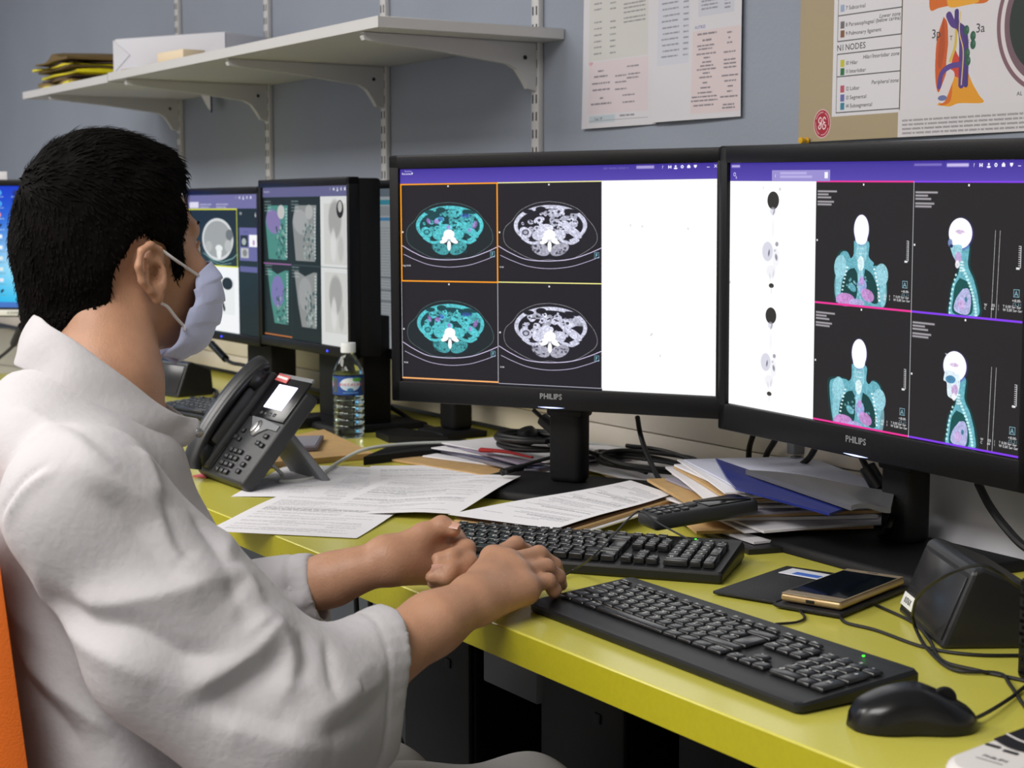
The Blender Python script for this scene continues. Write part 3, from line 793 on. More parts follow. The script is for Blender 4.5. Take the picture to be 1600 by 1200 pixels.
# ================================================================== monitors
def monitor(label, group, sc, yaw, Wd, Hd, cv, bez=(0.017, 0.021, 0.032), depth=0.045, tilt=0, roll=0, col=(0.054, 0.04), base=(0.30, 0.20), basey=-0.02,
            brand=False, led=None, emit=1.0, colz=None, stand_x=0.0, back=0.03, wedge=False):
    n = Vector((math.cos(R_(yaw)), math.sin(R_(yaw)), 0))
    scv = Vector(sc)
    t = thing('monitor', label, 'monitor', (sc[0], sc[1], DESK), R_(yaw + 90), group)
    zc = sc[2] - DESK
    T = Matrix.Translation((0, 0, zc)) @ Euler((-R_(tilt), 0, 0)).to_matrix().to_4x4() @ Euler((0, R_(roll), 0)).to_matrix().to_4x4()
    s, tp, bt = bez; ow, oh = Wd + 2 * s, Hd + tp + bt; oz = (tp - bt) / 2
    # bezel: a frame of four bars round the panel
    mb = MB()
    mb.rbox((0, 0.004, Hd / 2 + tp / 2), (ow, 0.022, tp), 0.0025, T); mb.rbox((0, 0.004, -Hd / 2 - bt / 2), (ow, 0.022, bt), 0.0025, T)
    for sx in (-1, 1): mb.rbox((sx * (Wd / 2 + s / 2), 0.004, oz), (s, 0.022, oh), 0.0025, T)
    mb.build('bezel', BEZEL, t)
    mb = MB().rbox((0, 0.012 + depth / 2, oz), (ow - 0.004, depth, oh - 0.004), 0.006, T)
    mb.rbox((0, 0.012 + depth + back / 2, -0.01), (ow * 0.62, back, oh * 0.6), 0.012, T)
    mb.build('back_cover', BLACKM, t)
    pm = print_mat('screen picture ' + label[:12] + str(len(bpy.data.materials)), cv, 0.35, emit)
    p = uv_panel('screen', Wd, Hd, pm, t, T @ Matrix.Translation((0, -0.0012, 0)))
    # stand
    zb = zc - Hd / 2 - bt
    cy = 0.012 + depth * 0.75 + back * .5
    ctop = colz or zb + 0.12
    mb = MB().rbox((stand_x, cy, (ctop + 0.012) / 2), (col[0], col[1], ctop - 0.012), 0.010 if not wedge else 0.003, seg=3)
    if not wedge: mb.rbox((stand_x, cy, zb - 0.008), (col[0] + 0.006, col[1] + 0.004, 0.018), 0.006)
    mb.build('stand_column', BLACKM, t)
    MB().rbox((stand_x, basey + cy, 0.0065), (base[0], base[1], 0.013), 0.004, seg=2, top=(0.97, 0.95)).build('stand_base', BLACKM, t)
    if brand:
        TT = T @ TR((0.002, -0.0075, -Hd / 2 - bt * 0.50), 0, R_(90))
        text_mb('PHILIPS', 0.0078, TT, bold=0.022).build('lettering', mat('light grey lettering', (176, 178, 182), 0.4), t, smooth=False)
        pts = [(-0.022 + 0.044 * k / 16, -0.0013 * math.sin(PI * k / 16)) for k in range(17)] + [(0.022 - 0.044 * k / 16, 0.0006 * math.sin(PI * k / 16)) for k in range(1, 16)]
        MB().prism(pts, -0.0078, -0.0068, 'y', T @ Matrix.Translation((0.002, 0, -Hd / 2 - bt + 0.0035))).build('power_light', mat('lit white blue lens', (190, 205, 255), 0.3, emit=1.4), t, smooth=False)
    if led is not None:
        MB().rbox((led, -0.0075, -Hd / 2 - bt * 0.55), (0.004, 0.002, 0.004), 0.0008, T).build('power_light', mat('lit blue lamp', (50, 60, 255), 0.3, emit=3.0), t)
    return t

m_c = monitor('wide black monitor in the middle showing four abdominal scans beside a white area', None, (-2.0038, 1.3443, 1.0631), -61.0, .5184, .324, screen_centre(), brand=True, emit=1.05, roll=-0.35, base=(0.29, 0.20), basey=-0.03)
m_r = monitor('large black monitor nearest the camera on the right, showing head and chest scans', None, (-1.4580, 1.4320, 1.0575), -92.3, .5184, .324, screen_right(), bez=(0.017, 0.023, 0.037), brand=True, emit=1.05, tilt=-1.2, roll=1.0, base=(0.32, 0.19), basey=-0.045, stand_x=0.02)
m_l = monitor('black monitor with a thick case behind the water bottle, showing body scans in three columns', None, (-2.9808, 1.4103, 1.0553), -91, .408, .306, screen_left_scans(), bez=(0.012, 0.016, 0.020), depth=0.050, led=0.115, emit=0.78, col=(0.20, 0.06), base=(0.26, 0.20), basey=0.0, stand_x=0.085, wedge=True, colz=0.22)
m_b = monitor('black monitor behind the man\'s face, showing one round scan framed in yellow', None, (-3.4699, 1.4404, 1.0434), -90.3, .408, .306, screen_far_scans(), bez=(0.012, 0.016, 0.020), depth=0.045, led=0.0, emit=0.95, col=(0.13, 0.06), base=(0.22, 0.18), basey=0.0, stand_x=0.12, wedge=True, colz=0.22)
# monitors further along
m_a = monitor('far left black monitor with a blue desktop background and icons, partly behind the man\'s hair', None, (-4.115, 1.285, 1.070), -38, .408, .306, screen_desktop(), bez=(0.012, 0.016, 0.024), depth=0.045, emit=0.95, col=(0.06, 0.05), base=(0.24, 0.20), basey=0.0)
MB().rbox((-0.135, -0.0085, 1.070 - DESK - .153 - .013), (0.085, 0.002, 0.015), 0.0005).build('name_label', mat('white label', (225, 225, 222), 0.6), m_a)
text_mb('AZ00016', 0.007, TR((-0.135, -0.0098, 1.070 - DESK - .153 - .0165), 0, R_(90)), mb=None).build('lettering', mat('dark print', (50, 50, 55), 0.6), m_a, smooth=False)
m_d = monitor('monitor with a pale grey list on screen, mostly hidden behind the middle monitor', None, (-2.628, 1.500, 1.050), -90, .408, .306, screen_list(), bez=(0.012, 0.016, 0.020), depth=0.045, emit=0.55, col=(0.055, 0.045), base=(0.10, 0.10), basey=-0.01, stand_x=-0.02)
lg = MB()
q = [at(568, 727), at(644, 718), at(735, 712), at(728, 698), at(631, 699)]
lg.prism([(p.x - m_d.location.x, p.y - m_d.location.y) for p in q], 0, 0.014, 'z')
q = [at(587, 683), at(607, 692), at(700, 694), at(676, 685), at(624, 678)]
lg.prism([(p.x - m_d.location.x, p.y - m_d.location.y) for p in q], 0, 0.012, 'z')
lg.build('stand_foot', BLACKM, m_d)

# ================================================================== shelf, rails, brackets
SZ = 1.468
def shelf(x0, x1, z, label):
    t = thing('wall_shelf', label, 'shelf', ((x0 + x1) / 2, 1.51, z))
    MB().rbox((0, 0, 0.0095), (x1 - x0 - 0.001, 0.378, 0.019), 0.001, seg=1).build('board', WHITE, t)
    MB().box((0, -0.1895, 0.0095), (x1 - x0 - 0.001, 0.0012, 0.0188)).build('edge_strip', WHITE, t, smooth=False)
shelf(-3.865, -2.492, SZ, 'long white shelf board on the right, its end pointing at the middle monitor')
shelf(-4.57, -3.867, SZ - 0.003, 'shorter white shelf board at the far left, under the yellow folders')
SLOT = mat('dark slot', (40, 42, 44), 0.8)
names = ('leftmost', 'second from left', 'third from left', 'rightmost')
for i, x in enumerate((-4.366, -3.773, -3.167, -2.573)):
    r = thing('shelf_rail', names[i] + ' white slotted steel rail screwed upright to the blue wall', 'rail', (x, 1.7, 0.92), group='upright shelf rails on the wall')
    MB().rbox((0, -0.0065, 0.80), (0.024, 0.012, 1.60), 0.002).build('upright', WHITE, r)
    sl = MB()
    for k in range(50):
        for sx in (-.006, .006): sl.box((sx, -0.0128, 0.03 + k * 0.032), (0.0035, 0.0006, 0.016))
    sl.build('slots', SLOT, r, smooth=False)['kind'] = 'stuff'
    b = thing('shelf_bracket', names[i] + ' white steel bracket holding the shelf from below', 'bracket', (x, 1.687, SZ - 0.088), group='brackets under the shelf')
    pts = [(0, 0.085), (-.352, 0.085), (-.357, 0.080), (-.354, 0.074), (-.20, 0.062), (-.06, 0.047), (-.042, 0.038), (-.028, 0.020), (-.018, 0.004), (0, 0)]
    MB().prism([(p[0], p[1]) for p in pts], -0.0065, 0.0065, 'x').build('arm', WHITE, b, smooth=False)
    MB().rbox((0, -0.178, 0.0862), (0.016, 0.356, 0.0022), 0.0008).build('flange', WHITE, b)
    MB().lathe([(0.004, 0), (0.004, 0.0012), (0, 0.0014)], 10, T=TR((0.0064, -0.025, 0.06), 0, 0, R_(90))).build('rivet', SLOT, b)

# folders at the far left of the shelf
FC = {'y': mat('yellow plastic folder', (228, 214, 14), 0.4, var=0.05), 'b': mat('brown envelope dark', (108, 88, 48), 0.7, var=0.1, vscale=30), 't': mat('tan envelope', (140, 118, 72), 0.7, var=0.06), 'd': mat('dark mauve folder', (86, 66, 62), 0.6)}
seq = [('y', 'bright yellow folder at the bottom of the shelf pile', .007), ('t', 'tan envelope on the lowest yellow folder', .006), ('b', 'brown envelope in the lower half of the shelf pile', .007), ('d', 'dark mauve folder in the middle of the shelf pile', .006),
       ('y', 'bright yellow folder bulging at the left of the shelf pile', .014), ('b', 'brown envelope just above the middle of the shelf pile', .007), ('y', 'upper yellow folder with a ragged bright edge', .006), ('d', 'mauve folder second from the top of the shelf pile', .006), ('b', 'crumpled brown envelope on top of the shelf pile', .014)]
z = SZ - 0.003 + 0.0195
for i, (c, lb, th) in enumerate(seq):
    cx, cy = -4.37 + rnd.uniform(-.012, .012), 1.50 + rnd.uniform(-.01, .01); lx_, ly_ = .30 + rnd.uniform(-.02, .02) + (.035 if c == 'y' else 0), .30
    nx = 10; mb = MB(); vs = []; fs = []
    for sd in (0, 1):
        for a in range(nx + 1):
            for b in range(nx + 1):
                u, v = a / nx - .5, b / nx - .5
                w_ = .004 * math.sin(u * 9 + i) * math.cos(v * 6 + i * .4) + (.012 * math.exp(-((u - .15) ** 2) / .03) if i == 8 else 0)
                if sd == 0: w_ = 0 if i == 0 else w_ * .3 - .0005
                e = 0.0 if abs(u) < .5 and abs(v) < .5 else (-th * .35 if sd else th * .2)
                vs.append((u * lx_ + .006 * math.sin(v * 8 + i), v * ly_ + .004 * math.cos(u * 9 + i), (th if sd else 0) + (w_ if sd else 0) + e))
    N = (nx + 1) ** 2
    for a in range(nx):
        for b in range(nx):
            k = a * (nx + 1) + b; fs += [(k, k + 1, k + nx + 2, k + nx + 1), (N + k, N + k + nx + 1, N + k + nx + 2, N + k + 1)]
    for a in range(nx):
        for k, st in ((a, 1), (nx * (nx + 1) + a, 1)): fs.append((k, N + k, N + k + 1, k + 1))
        for k in (a * (nx + 1), a * (nx + 1) + nx): fs.append((k, k + nx + 1, N + k + nx + 1, N + k))
    mb.add(vs, fs); mb.xf(TR((cx, cy, z), rnd.uniform(-.06, .06)))
    solo('folder', mb, FC[c], lb, 'folder', 'folders piled at the left end of the shelf', angle=70)
    z += th + .0006
# white wrapped parcel, cardboard and pale box
pc = thing('parcel', 'white paper-wrapped parcel lying on the shelf beside the yellow folders', 'parcel', (-3.80, 1.515, SZ + .019), R_(27.6))
WP = mat('white wrapping paper', (206, 206, 214), 0.6, bump=0.4, bscale=25)
MB().rbox((0, 0, .043), (.345, .19, .085), .006, seg=2).build('wrapping', WP, pc)
MB().prism([(-.1725, .004), (-.120, .045), (-.1725, .082)], -.0965, -.0955, 'y').build('folded_flap', WP, pc, smooth=False)
MB().prism([(.1725, .004), (.125, .045), (.1725, .082)], -.0965, -.0955, 'y').build('folded_flap', WP, pc, smooth=False)
cb = MB().rbox((-3.66, 1.385, SZ + .0215), (.30, .085, .004), .001, rot=(0, 0, R_(4)))
solo('cardboard_sheet', cb, mat('brown cardboard', (158, 132, 90), 0.8), 'flat piece of brown cardboard on the shelf in front of the white parcel', 'cardboard')
bx = thing('small_box', 'small pale cream box lying on the brown cardboard on the shelf', 'box', (-3.57, 1.39, SZ + .0238), R_(5))
CRB = mat('cream card', (226, 208, 178), 0.6)
MB().rbox((0, 0, .0125), (.13, .055, .025), .002).build('carton', CRB, bx)
MB().rbox((-.0655, 0, .0125), (.002, .05, .022), .0008).build('end_flap', mat('mauve end label', (120, 92, 88), 0.6), bx)
cr_ = MB().add([(0, 0, 0), (.045, -.01, 0), (.05, .04, .001), (.01, .05, 0), (.018, .012, .028), (.035, .03, .020)], [(0, 1, 4), (1, 2, 5), (1, 5, 4), (2, 3, 5), (3, 0, 4), (3, 4, 5), (0, 3, 2, 1)]).xf(TR((-2.93, 1.52, SZ + .0192), .4))
solo('paper_scrap', cr_, PAPER, 'crumpled white paper scrap on the right half of the long shelf', 'paper')
tg = thing('paper_tag', 'small white card hanging under the shelf near the second bracket', 'card', (-4.10, 1.66, SZ - .052))
MB().add([(-.03, 0, .048), (.03, 0, .048), (.034, .004, .0), (.012, .002, .012)], [(0, 1, 2, 3)]).build('card', PAPER, tg, smooth=False).modifiers.new('s', 'SOLIDIFY').thickness = .0006
MB().box((.034, .003, .024), (.003, .004, .05)).build('blue_edge', mat('blue plastic edge', (60, 62, 110), 0.5), tg)

# ================================================================== papers and poster on the wall
def at_canvas(px, py, x0, ztop, k):
    p = at_y(px, py, 1.695); return ((p.x - x0) * k, (ztop - p.z) * k)
# left list: world x -2.427..-2.218, z 1.305..1.602 ; 1800 px per metre
K = 3000
def wall_list(left):
    if left: x0, w_, zt, h_ = -2.428, .212, 1.602, .297
    else: x0, w_, zt, h_ = -2.222, .225, 1.604, .297
    cv = Cv(int(w_ * K), int(h_ * K), (205, 203, 210)); A = lambda px, py: at_canvas(px, py, x0, zt, K)
    ink = (92, 90, 102)
    def band(p, q, c):
        a, b = A(*p), A(*q); cv.rect(a[0], a[1], b[0], b[1], c)
    def row(px, py, w__, s, bold=.9, seed=0, txt=None):
        a = A(px, py); b = A(px + w__, py - w__ * .085)
        if txt: cv.text(txt, a[0], a[1], s * 2.2, ink, bold)
        else: cv.scribble(a[0], a[1], b[0] - a[0], s * 2.0, ink, bold, seed)
    if left:
        band((921, -60), (1012, 85), (198, 197, 196)); band((921, 99), (1012, 172), (208, 196, 202))
        for k, y in enumerate((8, 17, 37, 47, 57, 67, 76, 86)): row(928, y, 12, 5, .8, k); row(953, y - 2, 9, 5, .8, k + 9)
        for k, y in enumerate((8, 14, 21, 30, 36)): row(974, y, 34, 5, .8, k + 20)
        cv.text('TEP', *A(920, 103), 16, (190, 60, 90), .9, bold=True)
        for k, (y, x, l) in enumerate(((113, 935, 9), (122, 929, 22), (133, 926, 28), (143, 927, 27), (155, 939, 5), (165, 925, 32))): row(x, y, l, 6, 1, k + 30)
        for k, (y, x) in enumerate(((105, 980), (120, 962), (130, 962), (141, 962), (117, 982), (123, 980), (150, 974), (161, 974))): row(x, y, 18, 5, 1, k + 40)
        band((923, 182), (963, 190), (180, 192, 202)); cv.text('Copy VIP', *A(931, 188), 13, ink, 1, bold=True); row(970, 182, 22, 6, .9, 3); 
        a, b = A(923, 190), A(1012, 182); cv.line([a, (b[0], a[1])], 2, (120, 120, 130))
    else:
        band((1031, -60), (1079, 98), (196, 198, 210)); band((1094, -60), (1149, 18), (192, 194, 206)); band((1085, 50), (1157, 173), (208, 194, 198))
        for k, y in enumerate((8, 17, 27, 36, 46, 55, 64, 73, 82, 91)): row(1036 + (k % 3), y, 26, 5, .8, k); row(1070, y - 4, 8, 5, .8, k + 9)
        for k, y in enumerate((4, 10, 16)): row(1098, y, 26, 5, .8, k + 3); row(1134, y - 3, 9, 5, .8, k + 13)
        cv.text('AUTRES', *A(1088, 46), 15, (70, 70, 150), .9)
        for k, (y, x, l) in enumerate(((56, 1092, 30), (65, 1100, 14), (74, 1092, 26), (79, 1094, 22), (87, 1091, 30), (92, 1102, 10), (99, 1100, 14), (105, 1097, 20), (111, 1092, 29), (116, 1101, 11), (123, 1096, 19), (131, 1101, 8), (139, 1098, 15), (147, 1094, 22), (154, 1085, 38), (160, 1084, 40), (167, 1088, 30))): row(x, y, l, 6 if k < 2 else 5, 1, k + 30)
        for k, (y, x, l) in enumerate(((52, 1138, 8), (60, 1140, 3), (68, 1138, 8), (83, 1133, 18), (95, 1133, 19), (101, 1133, 19), (107, 1133, 20), (120, 1130, 25), (128, 1134, 18), (136, 1139, 8), (144, 1138, 8), (153, 1128, 26), (165, 1132, 17), (170, 1131, 19))): row(x, y, l, 5, 1, k + 60)
    m = print_mat('printed list ' + ('left' if left else 'right'), cv, .75)
    y = 1.6965 if left else 1.6935
    o = sheet('wall_notice', [(x0, y, zt), (x0 + w_, y, zt), (x0 + w_, y, zt - h_), (x0, y, zt - h_)], m, None, lambda u, v: .004 * v ** 3 * math.cos((u - .3) * 3) + .002 * v, m2=PAPER)
    tag(o, ('left of the two printed contact lists taped to the wall, grey and pink tables' if left else 'right of the two printed contact lists taped to the wall, with bluish and pink tables'), 'notice', 'printed lists on the wall above the middle monitor')
wall_list(True); wall_list(False)

def poster():
    k = 2200; x0, zt, w_, h_ = -1.865, 1.78, .78, .518
    cv = Cv(int(w_ * k), int(h_ * k), (164, 148, 118)); A = lambda px, py: at_canvas(px, py, x0, zt, k)
    ink = (45, 44, 50)
    lb = (214, 212, 218)
    a, b = A(1309, -200), A(1411, 178); cv.rect(a[0], a[1], A(1411, 0)[0], b[1] - 6, lb)
    X0_, X1_ = A(1310, 60)[0], A(1411, 60)[0]
    for y in (25, 65, 85, 120, 176):
        yy = A(1311, y)[1]; cv.rect(X0_, yy - 1.5, X1_, yy + 1.5, (60, 60, 66))
    cv.rect(X1_ - 3, 0, X1_, A(1311, 65)[1], (60, 60, 66)); cv.rect(X1_ - 3, A(1311, 85)[1], X1_, A(1311, 176)[1], (60, 60, 66)); cv.rect(X0_, 0, X0_ + 2, A(1311, 65)[1], (60, 60, 66)); cv.rect(X0_, A(1311, 85)[1], X0_ + 2, A(1311, 176)[1], (60, 60, 66))
    for y, s_, c in ((13, '7 Subcarinal', (150, 165, 195)), (39, '8 Paraesophageal (below carina)', (105, 100, 105)), (53, '9 Pulmonary ligament', (125, 82, 50)), (99, '10 Hilar', (190, 185, 40)), (112, '11 Interlobar', (30, 105, 55)), (139, '12 Lobar', (180, 80, 100)), (153, '13 Segmental', (95, 100, 165)), (166, '14 Subsegmental', (50, 125, 150))):
        p = A(1318, y); cv.rect(p[0] - 9, p[1] - 11, p[0] + 9, p[1] + 11, c)
        p = A(1323, y); cv.text(s_, p[0], p[1] + 5, 12, ink)
    for y, s_ in ((22, 'Lower zone'), (84, 'Hilar/Interlobar zone'), (126, 'Peripheral zone')):
        p = A(1409, y); wd = text_width(s_) * 12 / .7; cv.text(s_, X1_ - wd - 8, p[1] + 3, 12, ink, italic=.2)
    p = A(1309, 80); cv.text('N1 NODES', p[0], p[1], 19, ink)
    # white anatomical panel
    wx = A(1406, 170)[0]; cv.rect(X1_ + 1, 0, cv.w, A(1406, 217)[1], (212, 208, 214)); cv.rect(wx, A(1406, 172)[1], cv.w, A(1406, 217)[1], (210, 207, 211))
    def Q(pts, c, al=1.0, cl=True):
        q = [A(*p) for p in pts]; q = [(v.x, v.y) for v in spline([(a_, b_, 0) for a_, b_ in (q + q[:1] if cl else q)], 6)]
        cv.poly(q, c, al, 2)
    def Ln(pts, w__, c, al=1.0):
        q = [A(*p) for p in pts]; q = [(v.x, v.y) for v in spline([(a_, b_, 0) for a_, b_ in q], 8)]; cv.line(q, w__, c, al)
    Q([(1454, -20), (1455, 15), (1470, 12), (1500, 6), (1542, 3), (1540, -20)], (205, 100, 20)); Q([(1480, -5), (1485, 11), (1510, 8), (1530, 2), (1520, -10)], (225, 160, 40))
    Q([(1476, 26), (1466, 60), (1463, 100), (1464, 130), (1468, 144), (1476, 130), (1482, 95), (1482, 40)], (196, 84, 26)); Q([(1476, 26), (1470, 60), (1467, 100), (1472, 105), (1478, 70)], (150, 60, 20), .5)
    Q([(1486, 40), (1497, 36), (1494, 90), (1480, 105)], (210, 202, 196)); Ln([(1496, 30), (1494, 70), (1486, 95)], 9, (205, 175, 70))
    Q([(1494, 78), (1488, 100), (1488, 135), (1505, 135), (1512, 105), (1500, 90)], (200, 60, 40))
    Q([(1466, 164), (1480, 145), (1492, 120), (1505, 125), (1512, 112), (1520, 130), (1530, 148), (1536, 160), (1500, 161), (1485, 166)], (222, 150, 24)); Q([(1490, 128), (1478, 150), (1470, 164), (1486, 158)], (205, 90, 20), .8)
    Ln([(1484, 24), (1490, 36), (1500, 42), (1504, 60), (1504, 95), (1503, 132)], 22, (78, 50, 130)); Ln([(1496, 18), (1497, 36), (1508, 48), (1511, 80), (1510, 132)], 16, (66, 44, 120)); Ln([(1503, 100), (1485, 104), (1473, 115), (1469, 135)], 16, (84, 60, 140))
    Ln([(1502, 18), (1500, 50), (1506, 80), (1503, 132)], 4, (220, 190, 110))
    Ln([(1486, 118), (1478, 140), (1473, 152)], 34, (214, 206, 210)); p = A(1474, 153); cv.ell(p[0], p[1], 17, 8, (100, 110, 160))
    for x_, y_ in ((1511, 47), (1521, 56), (1521, 69), (1512, 83), (1513, 95)): p = A(x_, y_); cv.ell(p[0], p[1], 10, 14, (32, 84, 62)); cv.ell(p[0] + 3, p[1] - 3, 4, 6, (60, 110, 90))
    for s_, x_, y_ in (('3p', 1457, 60), ('3a', 1525, 51)): p = A(x_, y_); cv.text(s_, p[0], p[1], 26, ink)
    for s_, x_, y_ in (('T', 1485, 63), ('c', 1512, 67)): p = A(x_, y_); cv.text(s_, p[0], p[1], 13, ink)
    for s_, x_, y_ in (('AP :', 1588, 123), ('AL :', 1588, 149)): p = A(x_, y_); cv.text(s_, p[0], p[1], 11, ink)
    for j in range(4):
        p = A(1412, 190 + j * 6.6); cv.scribble(p[0], p[1], cv.w - p[0], 8, (110, 106, 112), .8, j)
    # round slice picture running off the right edge of the frame
    p = A(1640, 30); cv.ell(p[0], p[1], 185, 200, (120, 88, 100)); cv.ell(p[0], p[1], 172, 188, (214, 206, 210)); cv.ell(p[0], p[1], 158, 176, (110, 84, 96)); cv.ell(p[0], p[1], 140, 150, (24, 40, 36))
    # red round emblem with white script letters
    p = A(1286, 193); cx, cy = p
    cv.ell(cx, cy, 40, 46, (222, 190, 196)); cv.ell(cx, cy, 37, 43, (165, 22, 48)); cv.ell(cx, cy, 31, 36, (222, 196, 200), 1, ring=2.4)
    for a_ in (.3, 1.87, 3.44, 5.0): cv.ell(cx + 31 * math.cos(a_), cy + 36 * math.sin(a_), 6, 4, (165, 22, 48), 1, a_)
    wt_ = (232, 214, 218)
    def L2(pts, w__): q = [(v.x, v.y) for v in spline([(cx + a_, cy + b_, 0) for a_, b_ in pts], 8)]; cv.line(q, w__, wt_)
    L2([(-4, -16), (-10, -20), (-17, -12), (-14, -3), (-6, -3), (-3, -12), (-4, 0), (-6, 12), (-13, 17), (-17, 10), (-10, 3), (-2, 0)], 3.6)
    L2([(16, -14), (10, -20), (4, -14), (6, -5), (13, -3), (6, 0), (2, 8), (6, 17), (14, 15), (17, 7), (11, 4)], 3.6)
    m = print_mat('anatomy poster', cv, .6)
    o = sheet('poster', [(x0, 1.6945, zt), (x0 + w_, 1.6945, zt), (x0 + w_, 1.6945, zt - h_), (x0, 1.6945, zt - h_)], m, None, lambda u, v: .003 * math.sin(u * 7) * v, m2=PAPER)
    tag(o, 'brown and white anatomy poster with a colour legend on the wall above the right monitor', 'poster')
poster()
pn = thing('push_pin', 'yellow push pin at the lower left corner of the anatomy poster', 'pin', (-1.842, 1.692, 1.264))
YP = mat('yellow pin plastic', (215, 165, 10), 0.35)
MB().lathe([(0.0045, 0), (0.005, 0.002), (0.0028, 0.004), (0.0028, 0.010), (0.0052, 0.012), (0.0045, 0.0145), (0, 0.015)], 16, T=TR((0, 0, 0), 0, R_(90))).build('head', YP, pn)
nt_ = MB().rbox((-4.275, 1.165, 1.243), (0.05, 0.0015, 0.035), .0005, rot=(0, 0, R_(52)))
solo('sticky_note', nt_, PAPER, 'small white printed note stuck on top of the far left monitor', 'note')
# ================================================================== keyboards
KEYM = mat('black key plastic', (27, 28, 30), 0.24, bump=0.05, bscale=900, spec=.9)
LEGM = mat('white key legend', (225, 230, 228), 0.5)
ROWS = [
    [('', 1)] + [None_ for None_ in []],
]
def key_layout():
    """(text, x, y, w, h) in key units, origin at the lower left of the space row; AZERTY"""
    L = []
    def row(y, items, x=0.0):
        for s_, w_ in items:
            if s_ is not None: L.append((s_, x, y, w_, 1.0))
            x += w_
    row(5, [('Ech', 1), (None, .55)] + [('F%d' % i, 1) for i in range(1, 5)] + [(None, .4)] + [('F%d' % i, 1) for i in range(5, 9)] + [(None, .4)] + [('F%d' % i, 1) for i in range(9, 13)] + [(None, .3), ('Imp', 1), ('Arr', 1), ('Pau', 1)])
    row(4, [(c, 1) for c in ('2', '&1', '2', '3', '4', '5', '6', '7', '8', '9', '0', ')', '=')] + [('<-', 2)])
    row(3, [('Tab', 1.5)] + [(c, 1) for c in 'AZERTYUIOP'] + [('^', 1), ('$', 1)])
    row(2, [('Maj', 1.75)] + [(c, 1) for c in 'QSDFGHJKLM'] + [('u', 1), ('*', 1)])
    row(1, [('', 1.25), ('<', 1)] + [(c, 1) for c in 'WXCVBN'] + [('?', 1), ('.', 1), ('/', 1), ('!', 1)] + [('', 2.75)])
    row(0, [('Ctrl', 1.25), ('', 1.25), ('Alt', 1.25), ('', 6.25), ('Alt', 1.25), ('', 1.25), ('', 1.25), ('Ctrl', 1.25)])
    L.append(('', 13.75, 2, 1.25, 2.0))
    for x, y, s_ in ((15.3, 4, 'Ins'), (16.3, 4, 'Pos'), (17.3, 4, 'Pg'), (15.3, 3, 'Sup'), (16.3, 3, 'Fin'), (17.3, 3, 'Pg'), (16.3, 1, '-'), (15.3, 0, '-'), (16.3, 0, '-'), (17.3, 0, '-')):
        L.append((s_, x, y, 1, 1))
    for x, y, s_ in ((18.6, 4, 'Ver'), (19.6, 4, '/'), (20.6, 4, '*'), (21.6, 4, '-'), (18.6, 3, '7'), (19.6, 3, '8'), (20.6, 3, '9'), (18.6, 2, '4'), (19.6, 2, '5'), (20.6, 2, '6'), (18.6, 1, '1'), (19.6, 1, '2'), (20.6, 1, '3'), (20.6, 0, '.')):
        L.append((s_, x, y, 1, 1))
    L.append(('0', 18.6, 0, 2, 1)); L.append(('+', 21.6, 2, 1, 2)); L.append(('Ent', 21.6, 0, 1, 2))
    return L

